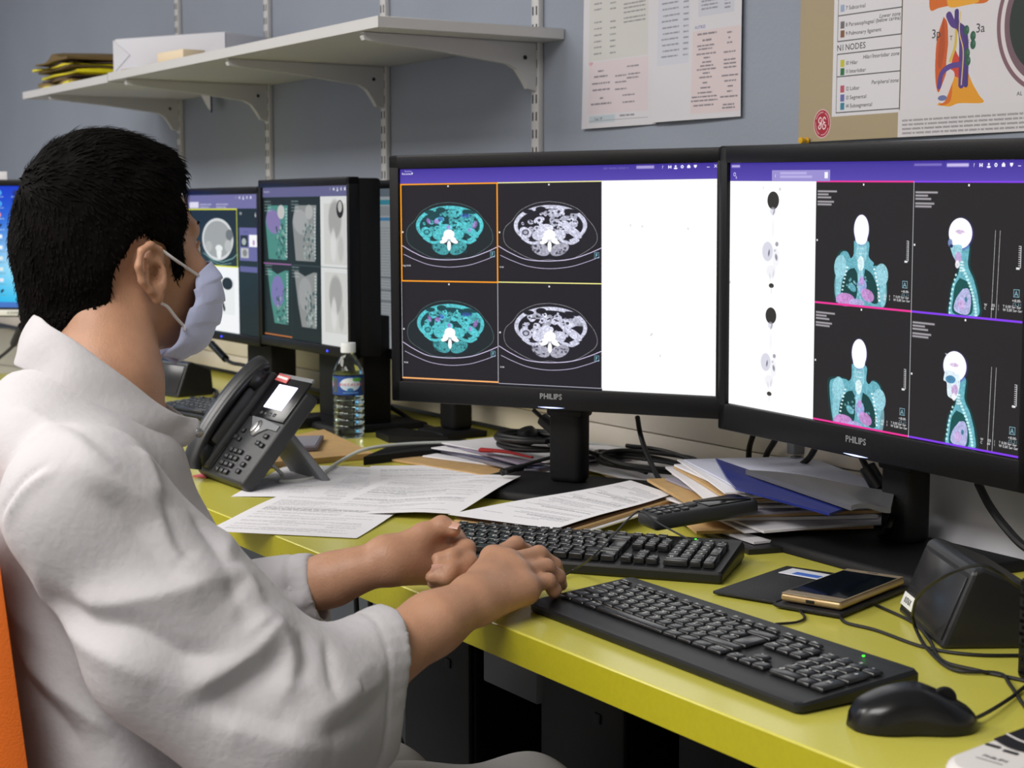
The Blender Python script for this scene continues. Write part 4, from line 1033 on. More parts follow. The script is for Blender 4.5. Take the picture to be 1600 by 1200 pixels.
def keyboard(label, loc, rotz, w=.435, d=.140, z0=.009, z1=.020, palm=.036, kh=.0034, led=True, legends=True, corner=.02, dish=0):
    t = thing('keyboard', label, 'keyboard', loc, rotz)
    # case outline: rounded slab sloping up to the back
    def out(ins):
        W2, D2 = w / 2 - ins, d / 2 - ins; c = corner; P = []
        for cx, cy, a0 in ((W2 - c * .4, -D2 + c * .4, -90), (W2 - .004, D2 - .004, 0), (-W2 + .006, D2 - .006, 90), (-W2 + c, -D2 + c, 180)):
            rr = {-90: c * .4, 0: .004, 90: .006, 180: c}[a0]
            for k in range(6): a = R_(a0 + k * 18); P.append((cx + rr * math.cos(a), cy + rr * math.sin(a)))
        return P
    def zt(y): return z0 + (z1 - z0) * (y + d / 2) / d
    vs = []; fs = []; n = 24
    for ins, f in ((.003, 0.0), (0, .25), (0, .80), (.0025, 1.0), (.010, 1.0)):
        for x, y in out(ins): vs.append((x, y, (zt(y) - (.0012 if ins == .010 else 0)) * f))
    for r in range(4):
        for k in range(n): fs.append((r * n + k, r * n + (k + 1) % n, (r + 1) * n + (k + 1) % n, (r + 1) * n + k))
    fs.append(tuple(range(n))[::-1]); fs.append(tuple(range(4 * n, 5 * n)))
    MB().add(vs, fs).build('case', DGREY_K, t, angle=35)
    ux = (w - .022) / 22.6; uy = (d - palm - .012) / 6.25; sl = math.atan((z1 - z0) / d)
    cache = {}
    xs0 = -w / 2 + .011; ys0 = -d / 2 + palm
    leg = MB()
    for s_, x, y, kw, kh_ in key_layout():
        hh = .62 if y == 5 else 1.0
        k = (kw, kh_, hh)
        if k not in cache:
            bw, bd = ux * kw - .0015, uy * kh_ * hh - .0014
            mb = MB().rbox((0, 0, kh / 2), (bw, bd, kh), .0012, seg=2, top=(1 - .0024 / bw, 1 - .0026 / bd))
            ob = mb.build('key', KEYM, t); cache[k] = ob.data; first = True
        else:
            ob = bpy.data.objects.new('key', cache[k]); COL.objects.link(ob); ob.parent = t
        cx = xs0 + (x + kw / 2) * ux; cy = ys0 + (y + (.25 if y == 5 else 0) + kh_ * hh / 2) * uy
        ob.location = (cx, cy, zt(cy) - .0004); ob.rotation_euler = (sl, 0, 0)
        if s_ and legends:
            TT = TR((cx - ux * kw * .5 + .0035 + (.003 if len(s_) == 1 else .002), cy + (.0005 if hh == 1 else -.002), zt(cy) + kh + .0001), 0, sl)
            text_mb(s_, .0056 if len(s_) == 1 else .0032, TT, center=False, mb=leg, bold=.03)
    if legends: leg.build('key_legends', LEGM, t, smooth=False)['kind'] = 'stuff'
    if led:
        TT = TR((w / 2 - .058, d / 2 - .0125, zt(d / 2 - .0125) + .0006), 0, sl)
        MB().lathe([(.0013, 0), (.0013, .0006), (0, .0010)], 10, T=TT).build('number_lock_light', mat('lit green lamp', (60, 255, 40), .3, emit=3), t)
    return t
DGREY_K = mat('charcoal keyboard case', (22, 23, 25), 0.42, bump=0.12, bscale=900)
kb1 = keyboard('black keyboard with a palm rest nearest the camera, at the front of the desk', (-1.2165, .9945, DESK), R_(-1.0))
k2r = R_(38.5); fr = Vector((-1.410, 1.178, 0)); c2 = fr + Vector((-math.cos(k2r), -math.sin(k2r), 0)) * .186 + Vector((-math.sin(k2r), math.cos(k2r), 0)) * .068
kb2 = keyboard('older black keyboard behind the man\'s right hand, in front of the middle monitor', (c2.x, c2.y, DESK), k2r, w=.372, d=.136, z0=.014, z1=.026, palm=.014, kh=.0075, corner=.008, led=True)
kb3 = keyboard('black keyboard at the back left, behind the desk phone', (-3.10, 1.30, DESK), R_(8), w=.44, d=.14, z0=.012, z1=.022, palm=.014, kh=.006, corner=.008, led=False)

# ================================================================== mouse
ms = thing('computer_mouse', 'black computer mouse beside the right end of the front keyboard', 'mouse', (-.9300, .9800, DESK), R_(57))
def mouse_shell():
    vs = []; fs = []; nu, nv = 28, 20
    for i in range(nu + 1):
        t = i / nu; x = -.0535 + .107 * t
        hw = .030 * (1 - abs(2 * t - 1) ** 3.2) ** .5 * (1 - .10 * math.exp(-((t - .5) / .16) ** 2)) + .0005
        ht = (.036 * math.sin(PI * min(1, t * .72 + .10)) ** .75 * (1 - max(0, t - .55) * .95)) * (1 - max(0, 1 - t / .10) ** 2 * .75) * (1 - max(0, (t - .93) / .07) ** 2 * .45)
        for j in range(nv + 1):
            a = PI * j / nv; c_, s_ = math.cos(a), math.sin(a)
            e = .62; vs.append((x, hw * (abs(c_) ** e) * (1 if c_ > 0 else -1), .0015 + (ht - .0015) * (abs(s_) ** .72)))
    for i in range(nu):
        for j in range(nv):
            a = i * (nv + 1) + j; fs.append((a, a + 1, a + nv + 2, a + nv + 1))
        fs.append((i * (nv + 1), (i + 1) * (nv + 1), (i + 1) * (nv + 1) + nv, i * (nv + 1) + nv))
    fs.append(tuple(range(nv + 1))); fs.append(tuple(range(nu * (nv + 1), (nu + 1) * (nv + 1)))[::-1])
    return MB().add(vs, fs)
MB_ = mouse_shell(); MB_.build('shell', mat('satin black plastic', (17, 17, 20), 0.26), ms, angle=60)
MB().lathe([(0.0001, -.0028), (.009, -.0028), (.0105, 0), (.009, .0028), (.0001, .0028)], 22, T=TR((.026, 0, .0235), 0, R_(90))).build('scroll_wheel', BLACKM, ms)
mc = MB().tube([tuple(at(1512, 1128, .747)), tuple(at(1545, 1112, .746)), tuple(at(1580, 1090, .744)), tuple(at(1612, 1066, .743)), tuple(at(1680, 1030, .743))], .0017, 8)
solo('mouse_cable', mc, CABLE, 'thin dark cable running from the mouse to the right edge', 'cable')

# ================================================================== IP desk phone
ph = thing('desk_phone', 'dark grey office desk phone with handset and lit screen, left of the papers', 'phone', (-2.355, .962, DESK))
PHG = mat('phone charcoal plastic', (46, 47, 50), 0.42, bump=0.1, bscale=900)
tilt = R_(50)
PT = Matrix.Translation((0, 0, .012)) @ Euler((tilt, 0, 0)).to_matrix().to_4x4()     # local: x right, y up the face, z out of the face
W_, H_ = .178, .176
MB().rbox((0, H_ / 2, -.012), (W_, H_, .026), .006, PT, seg=3).build('body', PHG, ph)
MB().rbox((.012, .152, .002), (.150, .078, .004), .0015, PT).build('display_bezel', mat('phone black gloss', (16, 16, 19), 0.2), ph)
MB().prism([(-.034, .189), (.089, .189), (.089, .1955), (-.034, .1955)], .0015, .0045, 'z', PT).build('top_strip', mat('phone silver grey', (112, 114, 118), 0.4), ph, smooth=False)
MB().rbox((.026, .154, .0045), (.066, .044, .002), .0008, PT).build('display', mat('lit phone display', (225, 228, 255), 0.3, emit=1.5), ph)
MB().prism([(-.034, .118), (.083, .108), (.083, .098), (.050, .098), (.030, .088), (.020, .080), (.008, .084), (-.006, .098), (-.024, .112)], .0010, .0032, 'z', PT).build('silver_panel', mat('phone silver grey', (112, 114, 118), 0.4), ph, smooth=False, bevel=.0006)
MB().lathe([(.0001, .0085), (.0075, .008), (.0085, .006), (.010, .0055), (.0115, .004), (.0115, .002)], 24, T=PT @ Matrix.Translation((.016, .095, 0)) @ Matrix.Diagonal((1, 1.25, 1, 1))).build('navigation_ring', SILVER, ph)
def pkey(x, y, w__=.0125, h__=.008): return MB().rbox((x, y, .0028), (w__, h__, .0045), .0018, PT).build('button', mat('phone key', (36, 37, 40), 0.35), ph)
for i in range(4): pkey(-.003 + i * .0165, .1225, .010, .007)
for cx in (-.024, .062):
    pkey(cx + .002, .086); pkey(cx - .008, .072); pkey(cx + .008, .070)
for r in range(4):
    for c in range(3): pkey(-.016 + c * .0175, .050 - r * .0125, .013, .0085)
for r in range(3): pkey(.055, .0445 - r * .0125)
kt = MB()
for r in range(4):
    for c, s_ in enumerate((('1', '2', '3'), ('4', '5', '6'), ('7', '8', '9'), ('*', '0', '#'))[r]):
        text_mb(s_, .0042, PT @ Matrix.Translation((-.016 + c * .0175, .048 - r * .0125, .0053)), mb=kt, bold=.02)
kt.build('key_numbers', mat('pale print', (170, 172, 175), 0.5), ph, smooth=False)['kind'] = 'stuff'
MB().rbox((-.040, .030, .0026), (.004, .040, .004), .0015, PT).build('volume_rocker', mat('phone key', (36, 37, 40), 0.35), ph)
MB().rbox((-.010, .187, .0050), (.045, .013, .0012), .0004, PT, rot=(0, 0, R_(-3))).build('red_sticker', mat('red white sticker', (196, 92, 92), 0.5), ph, label='red and white sticker')
MB().box((-.010, .1875, .0058), (.038, .004, .0004), PT, rot=(0, 0, R_(-3))).build('sticker_stripe', mat('white label', (225, 225, 222), 0.6), ph)
# handset cradle and handset
MB().rbox((-.062, .100, .006), (.046, .185, .014), .005, PT).rbox((-.065, .098, .015), (.036, .105, .022), .004, PT).build('cradle', PHG, ph)
hp = [(-.066, .196, .024), (-.066, .184, .031), (-.066, .150, .037), (-.066, .100, .039), (-.066, .050, .036), (-.066, .012, .027), (-.066, -.004, .018)]
hb = MB().tube(hp, lambda t: .0215 + .004 * (abs(2 * t - 1) ** 3), 16, PT, flat=.55)
hb.lathe([(.0001, -.026), (.019, -.026), (.0235, -.020), (.0245, -.004), (.022, .002), (.0001, .004)], 24, T=PT @ Matrix.Translation((-.066, .172, .034)))
hb.lathe([(.0001, -.024), (.017, -.024), (.0225, -.018), (.0235, -.004), (.021, .002), (.0001, .004)], 24, T=PT @ Matrix.Translation((-.066, .022, .031)))
hb.build('handset', mat('handset satin black', (34, 35, 38), 0.30), ph, angle=60)
# rear foot
ft = MB().prism([(.145, .085), (.160, .083), (.158, .060), (.170, .020), (.205, -.000), (.190, -.000), (.150, .018), (.125, .045)], -.055, .050, 'x')
ft = MB()
ft.add([(-.055, .10, .085), (.055, .10, .085), (.062, .165, .0), (-.062, .165, .0), (-.055, .088, .085), (.055, .088, .085), (.062, .150, .0), (-.062, .150, .0)], [(0, 1, 2, 3), (7, 6, 5, 4), (0, 4, 5, 1), (1, 5, 6, 2), (2, 6, 7, 3), (3, 7, 4, 0)])
ft.build('foot_stand', GREY, ph, smooth=False, bevel=.003)
pk = MB().rbox((-2.445, .975, DESK + .0012), (.03, .02, .002), .0005, rot=(0, 0, .4))
solo('pink_note', pk, mat('pink sticky paper', (215, 95, 110), 0.6), 'scrap of pink paper on the desk under the phone\'s left corner', 'paper')

# white network cable from the phone round the back of the desk, and its black plug
wc = [(-2.33, 1.02, .790), (-2.335, 1.06, .752), tuple(at(440, 752, .744)), tuple(at(495, 745, .744)), tuple(at(530, 722, .746)), tuple(at(575, 701, .762)), tuple(at(650, 693, .760)), tuple(at(740, 691, .758)), tuple(at(830, 688, .765)), tuple(at(900, 690, .770)), tuple(at(1010, 706, .758)), tuple(at(1070, 722, .752)), tuple(at(1150, 745, .752)), tuple(at(1300, 785, .752))]
solo('network_cable', MB().tube(wc, .0030, 10, smooth=8), WCABLE, 'white network cable looping from the phone along the back of the desk', 'cable')

# ================================================================== bottle of water
bt_ = thing('water_bottle', 'small clear plastic water bottle with white cap and blue label', 'bottle', (-2.735, 1.380, DESK))
PET = mat('clear plastic', (240, 246, 246), 0.04, trans=1.0, ior=1.35)
prof = [(.0001, .004), (.018, .001), (.024, .0), (.0275, .003), (.0285, .008), (.0270, .012)]
for k in range(5): prof += [(.0292, .016 + k * .0125), (.0292, .022 + k * .0125), (.0272, .025 + k * .0125)]
prof += [(.0290, .080), (.0290, .118), (.0280, .124), (.0240, .136), (.0175, .148), (.0125, .155), (.0118, .160), (.0135, .161), (.0118, .163), (.0112, .172)]
MB().lathe(prof, 40).build('bottle_body', PET, bt_, angle=60)
WAT = mat('water', (235, 245, 240), 0.0, trans=1.0, ior=1.33)
wprof = [(.0001, .006), (.0250, .005)] + [(.0268, .010)] + [(r - .0012, z_) for r, z_ in prof if .014 < z_ < .119] + [(.0278, .119), (.0001, .119)]
MB().lathe(wprof, 40).build('water', WAT, bt_, angle=60)
MB().lathe([(.0140, .159), (.0142, .1755), (.0135, .177), (.0001, .177)], 32).build('cap', mat('white cap', (226, 230, 232), 0.4), bt_)
lc = Cv(800, 220, (28, 70, 150))
for k in range(3):
    x = 110 + k * 266
    lc.ell(x, 95, 88, 78, (196, 216, 235)); lc.ell(x - 20, 60, 46, 32, (230, 236, 242)); lc.ell(x + 60, 38, 42, 24, (90, 160, 70)); lc.rect(x + 100, 20, x + 156, 200, (50, 58, 66)); 
    for q_ in range(9): lc.scribble(x + 104, 34 + q_ * 19, 48, 9, (150, 160, 165), .8, q_)
    lc.text('CRISTALINE', x, 112, 30, (205, 60, 80), center=True, bold=True); lc.ell(x, 158, 26, 20, (60, 120, 170)); lc.rect(x - 60, 188, x + 70, 200, (120, 170, 215), .8)
lm = print_mat('bottle label', lc, .35)
me = bpy.data.meshes.new('label'); n_ = 48; vs = []; fs = []; uvs = []
for k in range(n_ + 1):
    a = 2 * PI * k / n_
    for zz in (.082, .1165): vs.append((.0294 * math.cos(a), .0294 * math.sin(a), zz)); uvs.append((k / n_, 0 if zz < .1 else 1))
for k in range(n_): fs.append((2 * k, 2 * k + 2, 2 * k + 3, 2 * k + 1))
me.from_pydata(vs, [], fs); uv = me.uv_layers.new(name='uv')
for l in me.loops: uv.data[l.index].uv = uvs[l.vertex_index]
me.materials.append(lm); o = bpy.data.objects.new('paper_label', me); COL.objects.link(o); o.parent = bt_; o.rotation_euler = (0, 0, R_(-70)); o['label'] = 'blue printed label'

# ================================================================== papers
def document(seed, dense=1.0, h=1060, w=750):
    cv = Cv(w, h, (232, 230, 234)); r = random.Random(seed); ink = (70, 70, 78)
    if r.random() < .6: cv.scribble(w * .32, 60, w * .3, 15, ink, .9, seed); cv.scribble(w * .62, 95, w * .3, 11, ink, .8, seed + 1)
    y = 120
    while y < h - 70:
        if r.random() < .16: y += r.randint(14, 40); continue
        x = w * (.08 if r.random() < .8 else .3); wl = w * r.uniform(.2, .84)
        b = r.random() < .12
        cv.scribble(x, y, min(wl, w * .92 - x), 13 if b else 10, ink if b else (110, 110, 118), .95 if b else .75, seed * 50 + y)
        if r.random() < .3: cv.scribble(w * .7, y, w * .2, 10, (120, 120, 128), .7, y)
        y += 20
    if r.random() < .5: cv.line([(w * .08, h * .4), (w * .9, h * .4)], 1.5, (140, 140, 150))
    return cv
def doc_table(seed, w=750, h=1060):
    cv = Cv(w, h, (232, 230, 235)); r = random.Random(seed)
    for k in range(22):
        y = 90 + k * 40
        for x in (.08, .34, .62, .82): 
            if r.random() < .8: cv.scribble(x * w, y, w * r.uniform(.08, .2), 11, (110, 110, 120), .8, k * 7 + int(x * 100))
    cv.line([(w * .06, 70), (w * .94, 70)], 2, (90, 90, 100)); cv.scribble(w * .1, 50, w * .4, 14, (60, 60, 70), .9, 3)
    return cv
def doc_thing(label, c, rot, z, m, size=(.21, .297), lift=None, group=None, name='document'):
    """rot: direction the print's right side points to"""
    r = R_(rot); u = Vector((math.cos(r), math.sin(r), 0)) * size[0] / 2; v = Vector((-math.sin(r), math.cos(r), 0)) * size[1] / 2; c = Vector((c[0], c[1], z))
    o = sheet(name, [c - u + v, c + u + v, c + u - v, c - u - v], m, None, lift, m2=PAPER)
    return tag(o, label, 'paper', group)
PG = 'loose documents spread on the desk in front of the man'
D1 = print_mat('document print one', document(3), .75); D2 = print_mat('document print two', document(11), .75); D3 = print_mat('document print three', doc_table(5), .75); D4 = print_mat('document print four', document(23), .75)
doc_thing('printed sheet at the left of the spread papers, reaching towards the phone', (-2.295, 1.115), 50, DESK + .0006, D3, lift=lambda u, v: .0015 * math.sin(u * 4), group=PG)
doc_thing('printed sheet at the back of the spread papers, behind the others', (-2.205, 1.265), 62, DESK + .0014, D4, lift=lambda u, v: .0015 * math.sin(v * 5) + .008 * max(0, .2 - v) , group=PG)
doc_thing('printed sheet along the front edge of the desk, left of the man\'s hand', (-2.045, .985), 44, DESK + .0030, D2, lift=lambda u, v: .0015 * math.sin(v * 5), group=PG)
doc_thing('uppermost printed sheet of the spread papers with a lifted right corner', (-2.075, 1.165), 40, DESK + .0055, D1, lift=lambda u, v: .0015 * math.sin(v * 5) + .012 * max(0, min(1, (u - .35) / .4)) * (1 - .4 * v), group=PG)
# second stack: sheet on brown envelopes
c_ = [at(700, 815, .758), at(985, 760, .758), at(1050, 782, .758), at(868, 838, .758)]
s_c = Vector((sum(p.x for p in c_) / 4, sum(p.y for p in c_) / 4, 0))
for k, (m__, th, lb) in enumerate(((PAPER, .002, 'thin white booklet at the bottom of the stack in front of the middle monitor'), (KRAFT, .004, 'brown envelope under the printed sheet in front of the middle monitor'), (mat('dark brown folder', (92, 66, 48), .7), .002, 'dark brown folder just under the printed sheet before the middle monitor'))):
    zz = DESK + .0145 + (0, .0026, .0072)[k]; off = Vector((.008 * (2 - k), -.004 * (1 - k), 0))
    q = [p + off - (p - s_c) * (.02 * k) for p in c_]
    mb = MB().prism([(p.x, p.y) for p in q], zz, zz + th, 'z')
    solo('folder', mb, m__, lb, 'folder', 'folders and booklet stacked in front of the middle monitor', smooth=False)
sp = [p.copy() for p in (c_[0], c_[1], c_[2], c_[3])]
for p in sp: p.z = DESK + .0275
o = sheet('document', [sp[3], sp[0], sp[1], sp[2]], D4, None, lambda u, v: .0012 * math.sin(v * 6), m2=PAPER)
tag(o, 'printed sheet lying on brown folders in front of the middle monitor', 'paper')

# ================================================================== kraft envelope with grey case, left of the bottle
q = [at(405, 722, .752), at(584, 706, .752), at(506, 669, .752), at(400, 690, .752)]
mb = MB().prism([(p.x, p.y) for p in q], DESK + .0005, DESK + .010, 'z')
solo('envelope', mb, KRAFT, 'thick brown kraft envelope lying between the phone and the water bottle', 'envelope', smooth=False)
q = [at(438, 703, .756), at(496, 700, .756), at(506, 682, .756), at(440, 684, .756)]
mc_ = sum(q, Vector()) / 4
gc = thing('phone_case', 'grey phone case lying on the brown envelope behind the desk phone', 'case', (mc_.x, mc_.y, DESK + .0105))
def quad_slab(q, c, z0_, z1_, sc=1.0): return MB().prism([((p.x - c.x) * sc, (p.y - c.y) * sc) for p in q], z0_, z1_, 'z')
quad_slab(q, mc_, 0, .008).build('shell', mat('grey mauve plastic', (112, 106, 116), .35), gc, smooth=False, bevel=.002)
quad_slab(q, mc_, .008, .0088, .86).build('window', mat('pale case front', (160, 158, 172), .2), gc, smooth=False)

# ================================================================== pile of mail and papers behind the middle monitor's stand
bx_ = Vector((-2.30, 1.50, 0))
spec = [(KRAFT, .004, .34, .24, 8, (.0, -.05), 'brown envelope at the bottom of the pile behind the middle monitor stand'), (PAPER, .003, .30, .21, 14, (0, .0), 'white paper low in the pile behind the middle monitor stand'), (mat('grey magazine', (132, 130, 142), .5), .005, .29, .21, -4, (.0, .0), 'grey magazine in the pile behind the middle monitor stand'),
        (mat('blue grey leaflet', (96, 98, 128), .5), .003, .28, .20, 3, (.0, .0), 'blue-grey leaflet in the pile behind the middle monitor stand'), (PAPER, .002, .29, .21, 9, (.0, .01), 'white sheet near the top of the pile behind the middle monitor stand'), (mat('mauve leaflet', (146, 138, 158), .5), .004, .27, .20, -7, (.01, .0), 'mauve leaflet near the top of the pile behind the middle monitor stand'), (PAPER, .002, .28, .20, 2, (.01, .01), 'topmost white sheet of the pile behind the middle monitor stand')]
z = DESK + .0006
for m__, th, a, b, rr, of, lb in spec:
    mb = MB().rbox((bx_.x + of[0], bx_.y + of[1], z + th / 2), (a, b, th), min(.0008, th * .3), seg=1, rot=(0, 0, R_(rr + 4)))
    solo('leaflet', mb, m__, lb, 'paper', 'papers piled behind the middle monitor stand'); z += th + .0004
rp = MB().tube([tuple(at(752, 703, z + .005)), tuple(at(790, 706, z + .007)), tuple(at(832, 715, z + .004))], lambda t: .008 * (1 - .6 * t), 8, flat=.5)
solo('red_strap', rp, mat('red cloth strap', (176, 34, 38), .7), 'red strap lying on the papers behind the middle monitor stand', 'strap')
# papers right of the stand, against the trunking
z = DESK + .0008
for k, (x_, y_, rr, m__, lb) in enumerate(((-2.06, 1.60, -8, PAPER, 'white paper lowest of those right of the middle stand'), (-2.10, 1.58, -20, KRAFT, 'brown paper among those right of the middle stand'), (-2.07, 1.565, -2, PAPER, 'topmost white paper of those right of the middle stand'))):
    mb = MB().rbox((x_, y_, z + .0015), (.21, .14, .003), .0006, seg=1, rot=(0, 0, R_(rr)))
    solo('leaflet', mb, m__, lb, 'paper', 'papers between the middle stand and the trunking'); z += .0036

# ================================================================== tall pile of mail in front of the right monitor
z = DESK + .0012
BLUEF = mat('blue folder', (30, 42, 118), .3); GREYM = mat('grey glossy magazine', (92, 92, 96), .3); BLK = mat('black folder', (28, 28, 30), .4)
pile = [(BLK, .006, .40, .26, -14, (.02, -.01), 'black folder'), (PAPER, .003, .36, .24, -6, (.0, -.02), 'white booklet'), (KRAFT, .004, .35, .235, -24, (-.02, -.02), 'brown envelope'), (PAPER, .003, .34, .23, -16, (.01, .0), 'white letter'), (PAPER, .003, .35, .24, -10, (.02, .0), 'white letter'), (PAPER, .004, .33, .23, -28, (-.01, -.005), 'white letter'),
        (KRAFT, .004, .35, .24, -22, (-.02, -.005), 'brown envelope'), (mat('grey mauve sheet', (150, 146, 160), .6), .003, .34, .235, -17, (.0, .02), 'grey sheet'), (PAPER, .003, .34, .235, -25, (-.01, .02), 'white letter'), (PAPER, .003, .35, .235, -27, (-.03, .02), 'white letter'), (KRAFT, .003, .34, .20, -24, (-.02, .012), 'brown envelope'), (PAPER, .003, .33, .19, -20, (-.02, .015), 'white letter'), (PAPER, .002, .34, .19, -26, (-.03, .015), 'white letter'), (mat('pale blue sheet', (205, 208, 226), .6), .002, .34, .19, -23, (-.01, .02), 'pale bluish sheet')]
cnt = {}
ords = ('lowest', 'second lowest', 'third lowest', 'fourth lowest', 'fifth lowest', 'sixth lowest', 'seventh lowest', 'eighth lowest', 'ninth lowest', 'tenth lowest', 'eleventh lowest', 'twelfth lowest')
for m__, th, a, b, rr, of, nm in pile:
    nx = 10; vs = []; fs = []; a = a - .05; T_ = TR((-1.678 + of[0], 1.490 + of[1], z), R_(rr))
    for sd in (0, 1):
        for i in range(nx + 1):
            for j in range(3):
                u, v = i / nx - .5, j / 2 - .5
                wv = .0008 * math.sin(u * 5 + 1)
                vs.append((u * a, v * b, sd * th + wv))
    for i in range(nx):
        for j in range(2):
            k = i * 3 + j; N = (nx + 1) * 3; fs += [(k, k + 1, k + 4, k + 3), (N + k, N + k + 3, N + k + 4, N + k + 1)]
        for k in (i * 3,): fs.append((k, k + 3, N + k + 3, N + k))
        k = i * 3 + 2; fs.append((k, N + k, N + k + 3, k + 3))
    for i0 in (0, nx * 3):
        for j in range(2): k = i0 + j; fs.append((k, k + 1, N + k + 1, N + k))
    c = cnt.get(nm, 0); cnt[nm] = c + 1
    total = sum(1 for p in pile if p[6] == nm)
    lb = (nm if total == 1 else '%s of the %ss' % (ords[c], nm)) + ' in the tall mail pile before the right monitor'
    solo('envelope' if 'envelope' in nm else ('folder' if 'folder' in nm else 'letter'), MB().add(vs, fs, T_), m__, lb, 'paper', 'tall pile of mail in front of the right monitor', angle=50)
    z += th + .0012
ZP = z
cb_ = [at(1125, 729, ZP + .012), at(1420, 785, ZP), at(1292, 800, ZP), at(1150, 757, ZP)]
def slabsheet(name, q, th, m__, label, cat, lift=None, group=None):
    o = sheet(name, q, m__, None, lift, th=th); return tag(o, label, cat, group)
slabsheet('folder', [at(1118, 728, ZP + .004), at(1390, 770, ZP + .004), at(1296, 802, ZP + .004), at(1150, 762, ZP + .004)], .003, BLUEF, 'shiny dark blue folder with a curled corner on top of the tall mail pile', 'folder', lambda u, v: .018 * max(0, .25 - u) * 4 * max(0, .6 - v))
slabsheet('magazine', [at(1165, 734, ZP + .012), at(1398, 764, ZP + .012), at(1392, 790, ZP + .012), at(1330, 790, ZP + .012)], .006, GREYM, 'dark grey glossy magazine on the back of the tall mail pile', 'magazine', lambda u, v: .003 * math.sin(u * 5))

# white card leaning behind the right monitor's stand
ws = [Vector((-1.455, 1.632, .93)), Vector((-1.10, 1.632, .93)), Vector((-1.06, 1.545, DESK + .001)), Vector((-1.525, 1.545, DESK + .001))]
o = sheet('white_folder', ws, mat('white card', (196, 196, 202), .7), None, lambda u, v: .006 * math.sin(u * 5 + 1) * math.sin(v * 3), th=.002)
tag(o, 'large white card folder leaning against the trunking behind the right monitor\'s stand', 'folder')
ws = [Vector((-1.36, 1.604, .90)), Vector((-1.12, 1.604, .90)), Vector((-1.12, 1.564, .825)), Vector((-1.33, 1.564, .825))]
o = sheet('envelope_flap', ws, mat('white card light', (206, 206, 210), .7), None, lambda u, v: -.004 * math.sin(u * 3), th=.0015)
o.name = 'white_envelope'; tag(o, 'rounded white envelope resting on the leaning white card behind the right stand', 'envelope')

# ================================================================== cordless handset on the pile's left corner
ch = thing('cordless_phone', 'black cordless handset with keypad lying behind the second keyboard', 'phone', (-1.585, 1.285, DESK + .036), R_(82))
hm = MB().rbox((0, 0, .010), (.150, .048, .020), .006, seg=3, rot=(0, R_(-4), 0)); hm.build('body', PHG, ch)
MB().rbox((.034, 0, .0225), (.062, .040, .0025), .001, rot=(0, R_(-4), 0)).build('display', GLOSS, ch)
CT = Euler((0, R_(-4), 0)).to_matrix().to_4x4()
for r in range(4):
    for c in range(3): MB().rbox((-.064 + r * .0125, -.0135 + c * .0135, .0205), (.009, .010, .003), .001, CT).build('button', mat('phone key', (36, 37, 40), 0.35), ch)
MB().lathe([(.0001, .0235), (.007, .0235), (.0085, .022), (.0085, .019)], 20, T=CT @ Matrix.Translation((-.010, 0, 0))).build('navigation_ring', DGREY, ch)
ck = MB()
for r in range(4):
    for c, s_ in enumerate((('*', '0', '#'), ('7', '8', '9'), ('4', '5', '6'), ('1', '2', '3'))[r]):
        text_mb(s_, .0045, CT @ TR((-.064 + r * .0125, .0135 - c * .0135, .0222), R_(-90)), mb=ck, bold=.02)
text_mb('II', .004, CT @ TR((.010, .010, .0242), R_(-90)), mb=ck, bold=.03)
ck.build('key_numbers', LEGM, ch, smooth=False)['kind'] = 'stuff'

# ================================================================== smartphone on its wallet case, with a card
a0 = R_(109); wcx = Vector((-1.285, 1.245, DESK))
wl = thing('wallet_case', 'open black wallet phone case lying on the desk under the smartphone', 'case', tuple(wcx), a0 - R_(90))
LE = mat('black leatherette', (24, 24, 27), .55, bump=.3, bscale=400)
MB().rbox((.0, 0, .004), (.078, .165, .005), .002).build('cover', LE, wl)
MB().rbox((-.083, .012, .0035), (.080, .165, .004), .0018).build('flap', LE, wl)
MB().rbox((-.0415, .006, .0022), (.008, .160, .003), .001).build('spine', LE, wl)
cd = thing('card', 'white and blue plastic card tucked in the open wallet case', 'card', tuple(wcx + Matrix.Rotation(a0 - R_(90), 3, 'Z') @ Vector((-.080, .062, .0062))), a0 - R_(90) - R_(4))
MB().rbox((0, 0, .0005), (.054, .030, .001), .0003, seg=1).build('card_body', mat('white card plastic', (222, 224, 232), .35), cd)
MB().box((.006, -.006, .0012), (.034, .012, .0003)).build('blue_field', mat('blue print', (70, 110, 200), .4), cd)
sm = thing('smartphone', 'gold smartphone with a dark screen lying on its black case', 'smartphone', tuple(wcx + Vector((0, 0, .0072))), a0 - R_(90))
GOLD = mat('champagne gold', (176, 150, 112), .3, metal=.55)
MB().rbox((0, 0, .005), (.072, .152, .009), .004, seg=4).build('body', GOLD, sm)
MB().rbox((0, 0, .0096), (.069, .150, .001), .0004, seg=1).build('front_glass', mat('champagne front', (150, 136, 116), .15), sm)
MB().rbox((0, .001, .0102), (.066, .122, .0006), .0002, seg=1).build('display', mat('dark phone glass', (14, 20, 26), .06), sm)
MB().rbox((0, -.0762, .005), (.010, .001, .0035), .0004).build('charging_port', BLACK, sm)
MB().rbox((.0, .069, .0103), (.012, .0015, .0004), .0001, seg=1).build('earpiece', BLACK, sm)

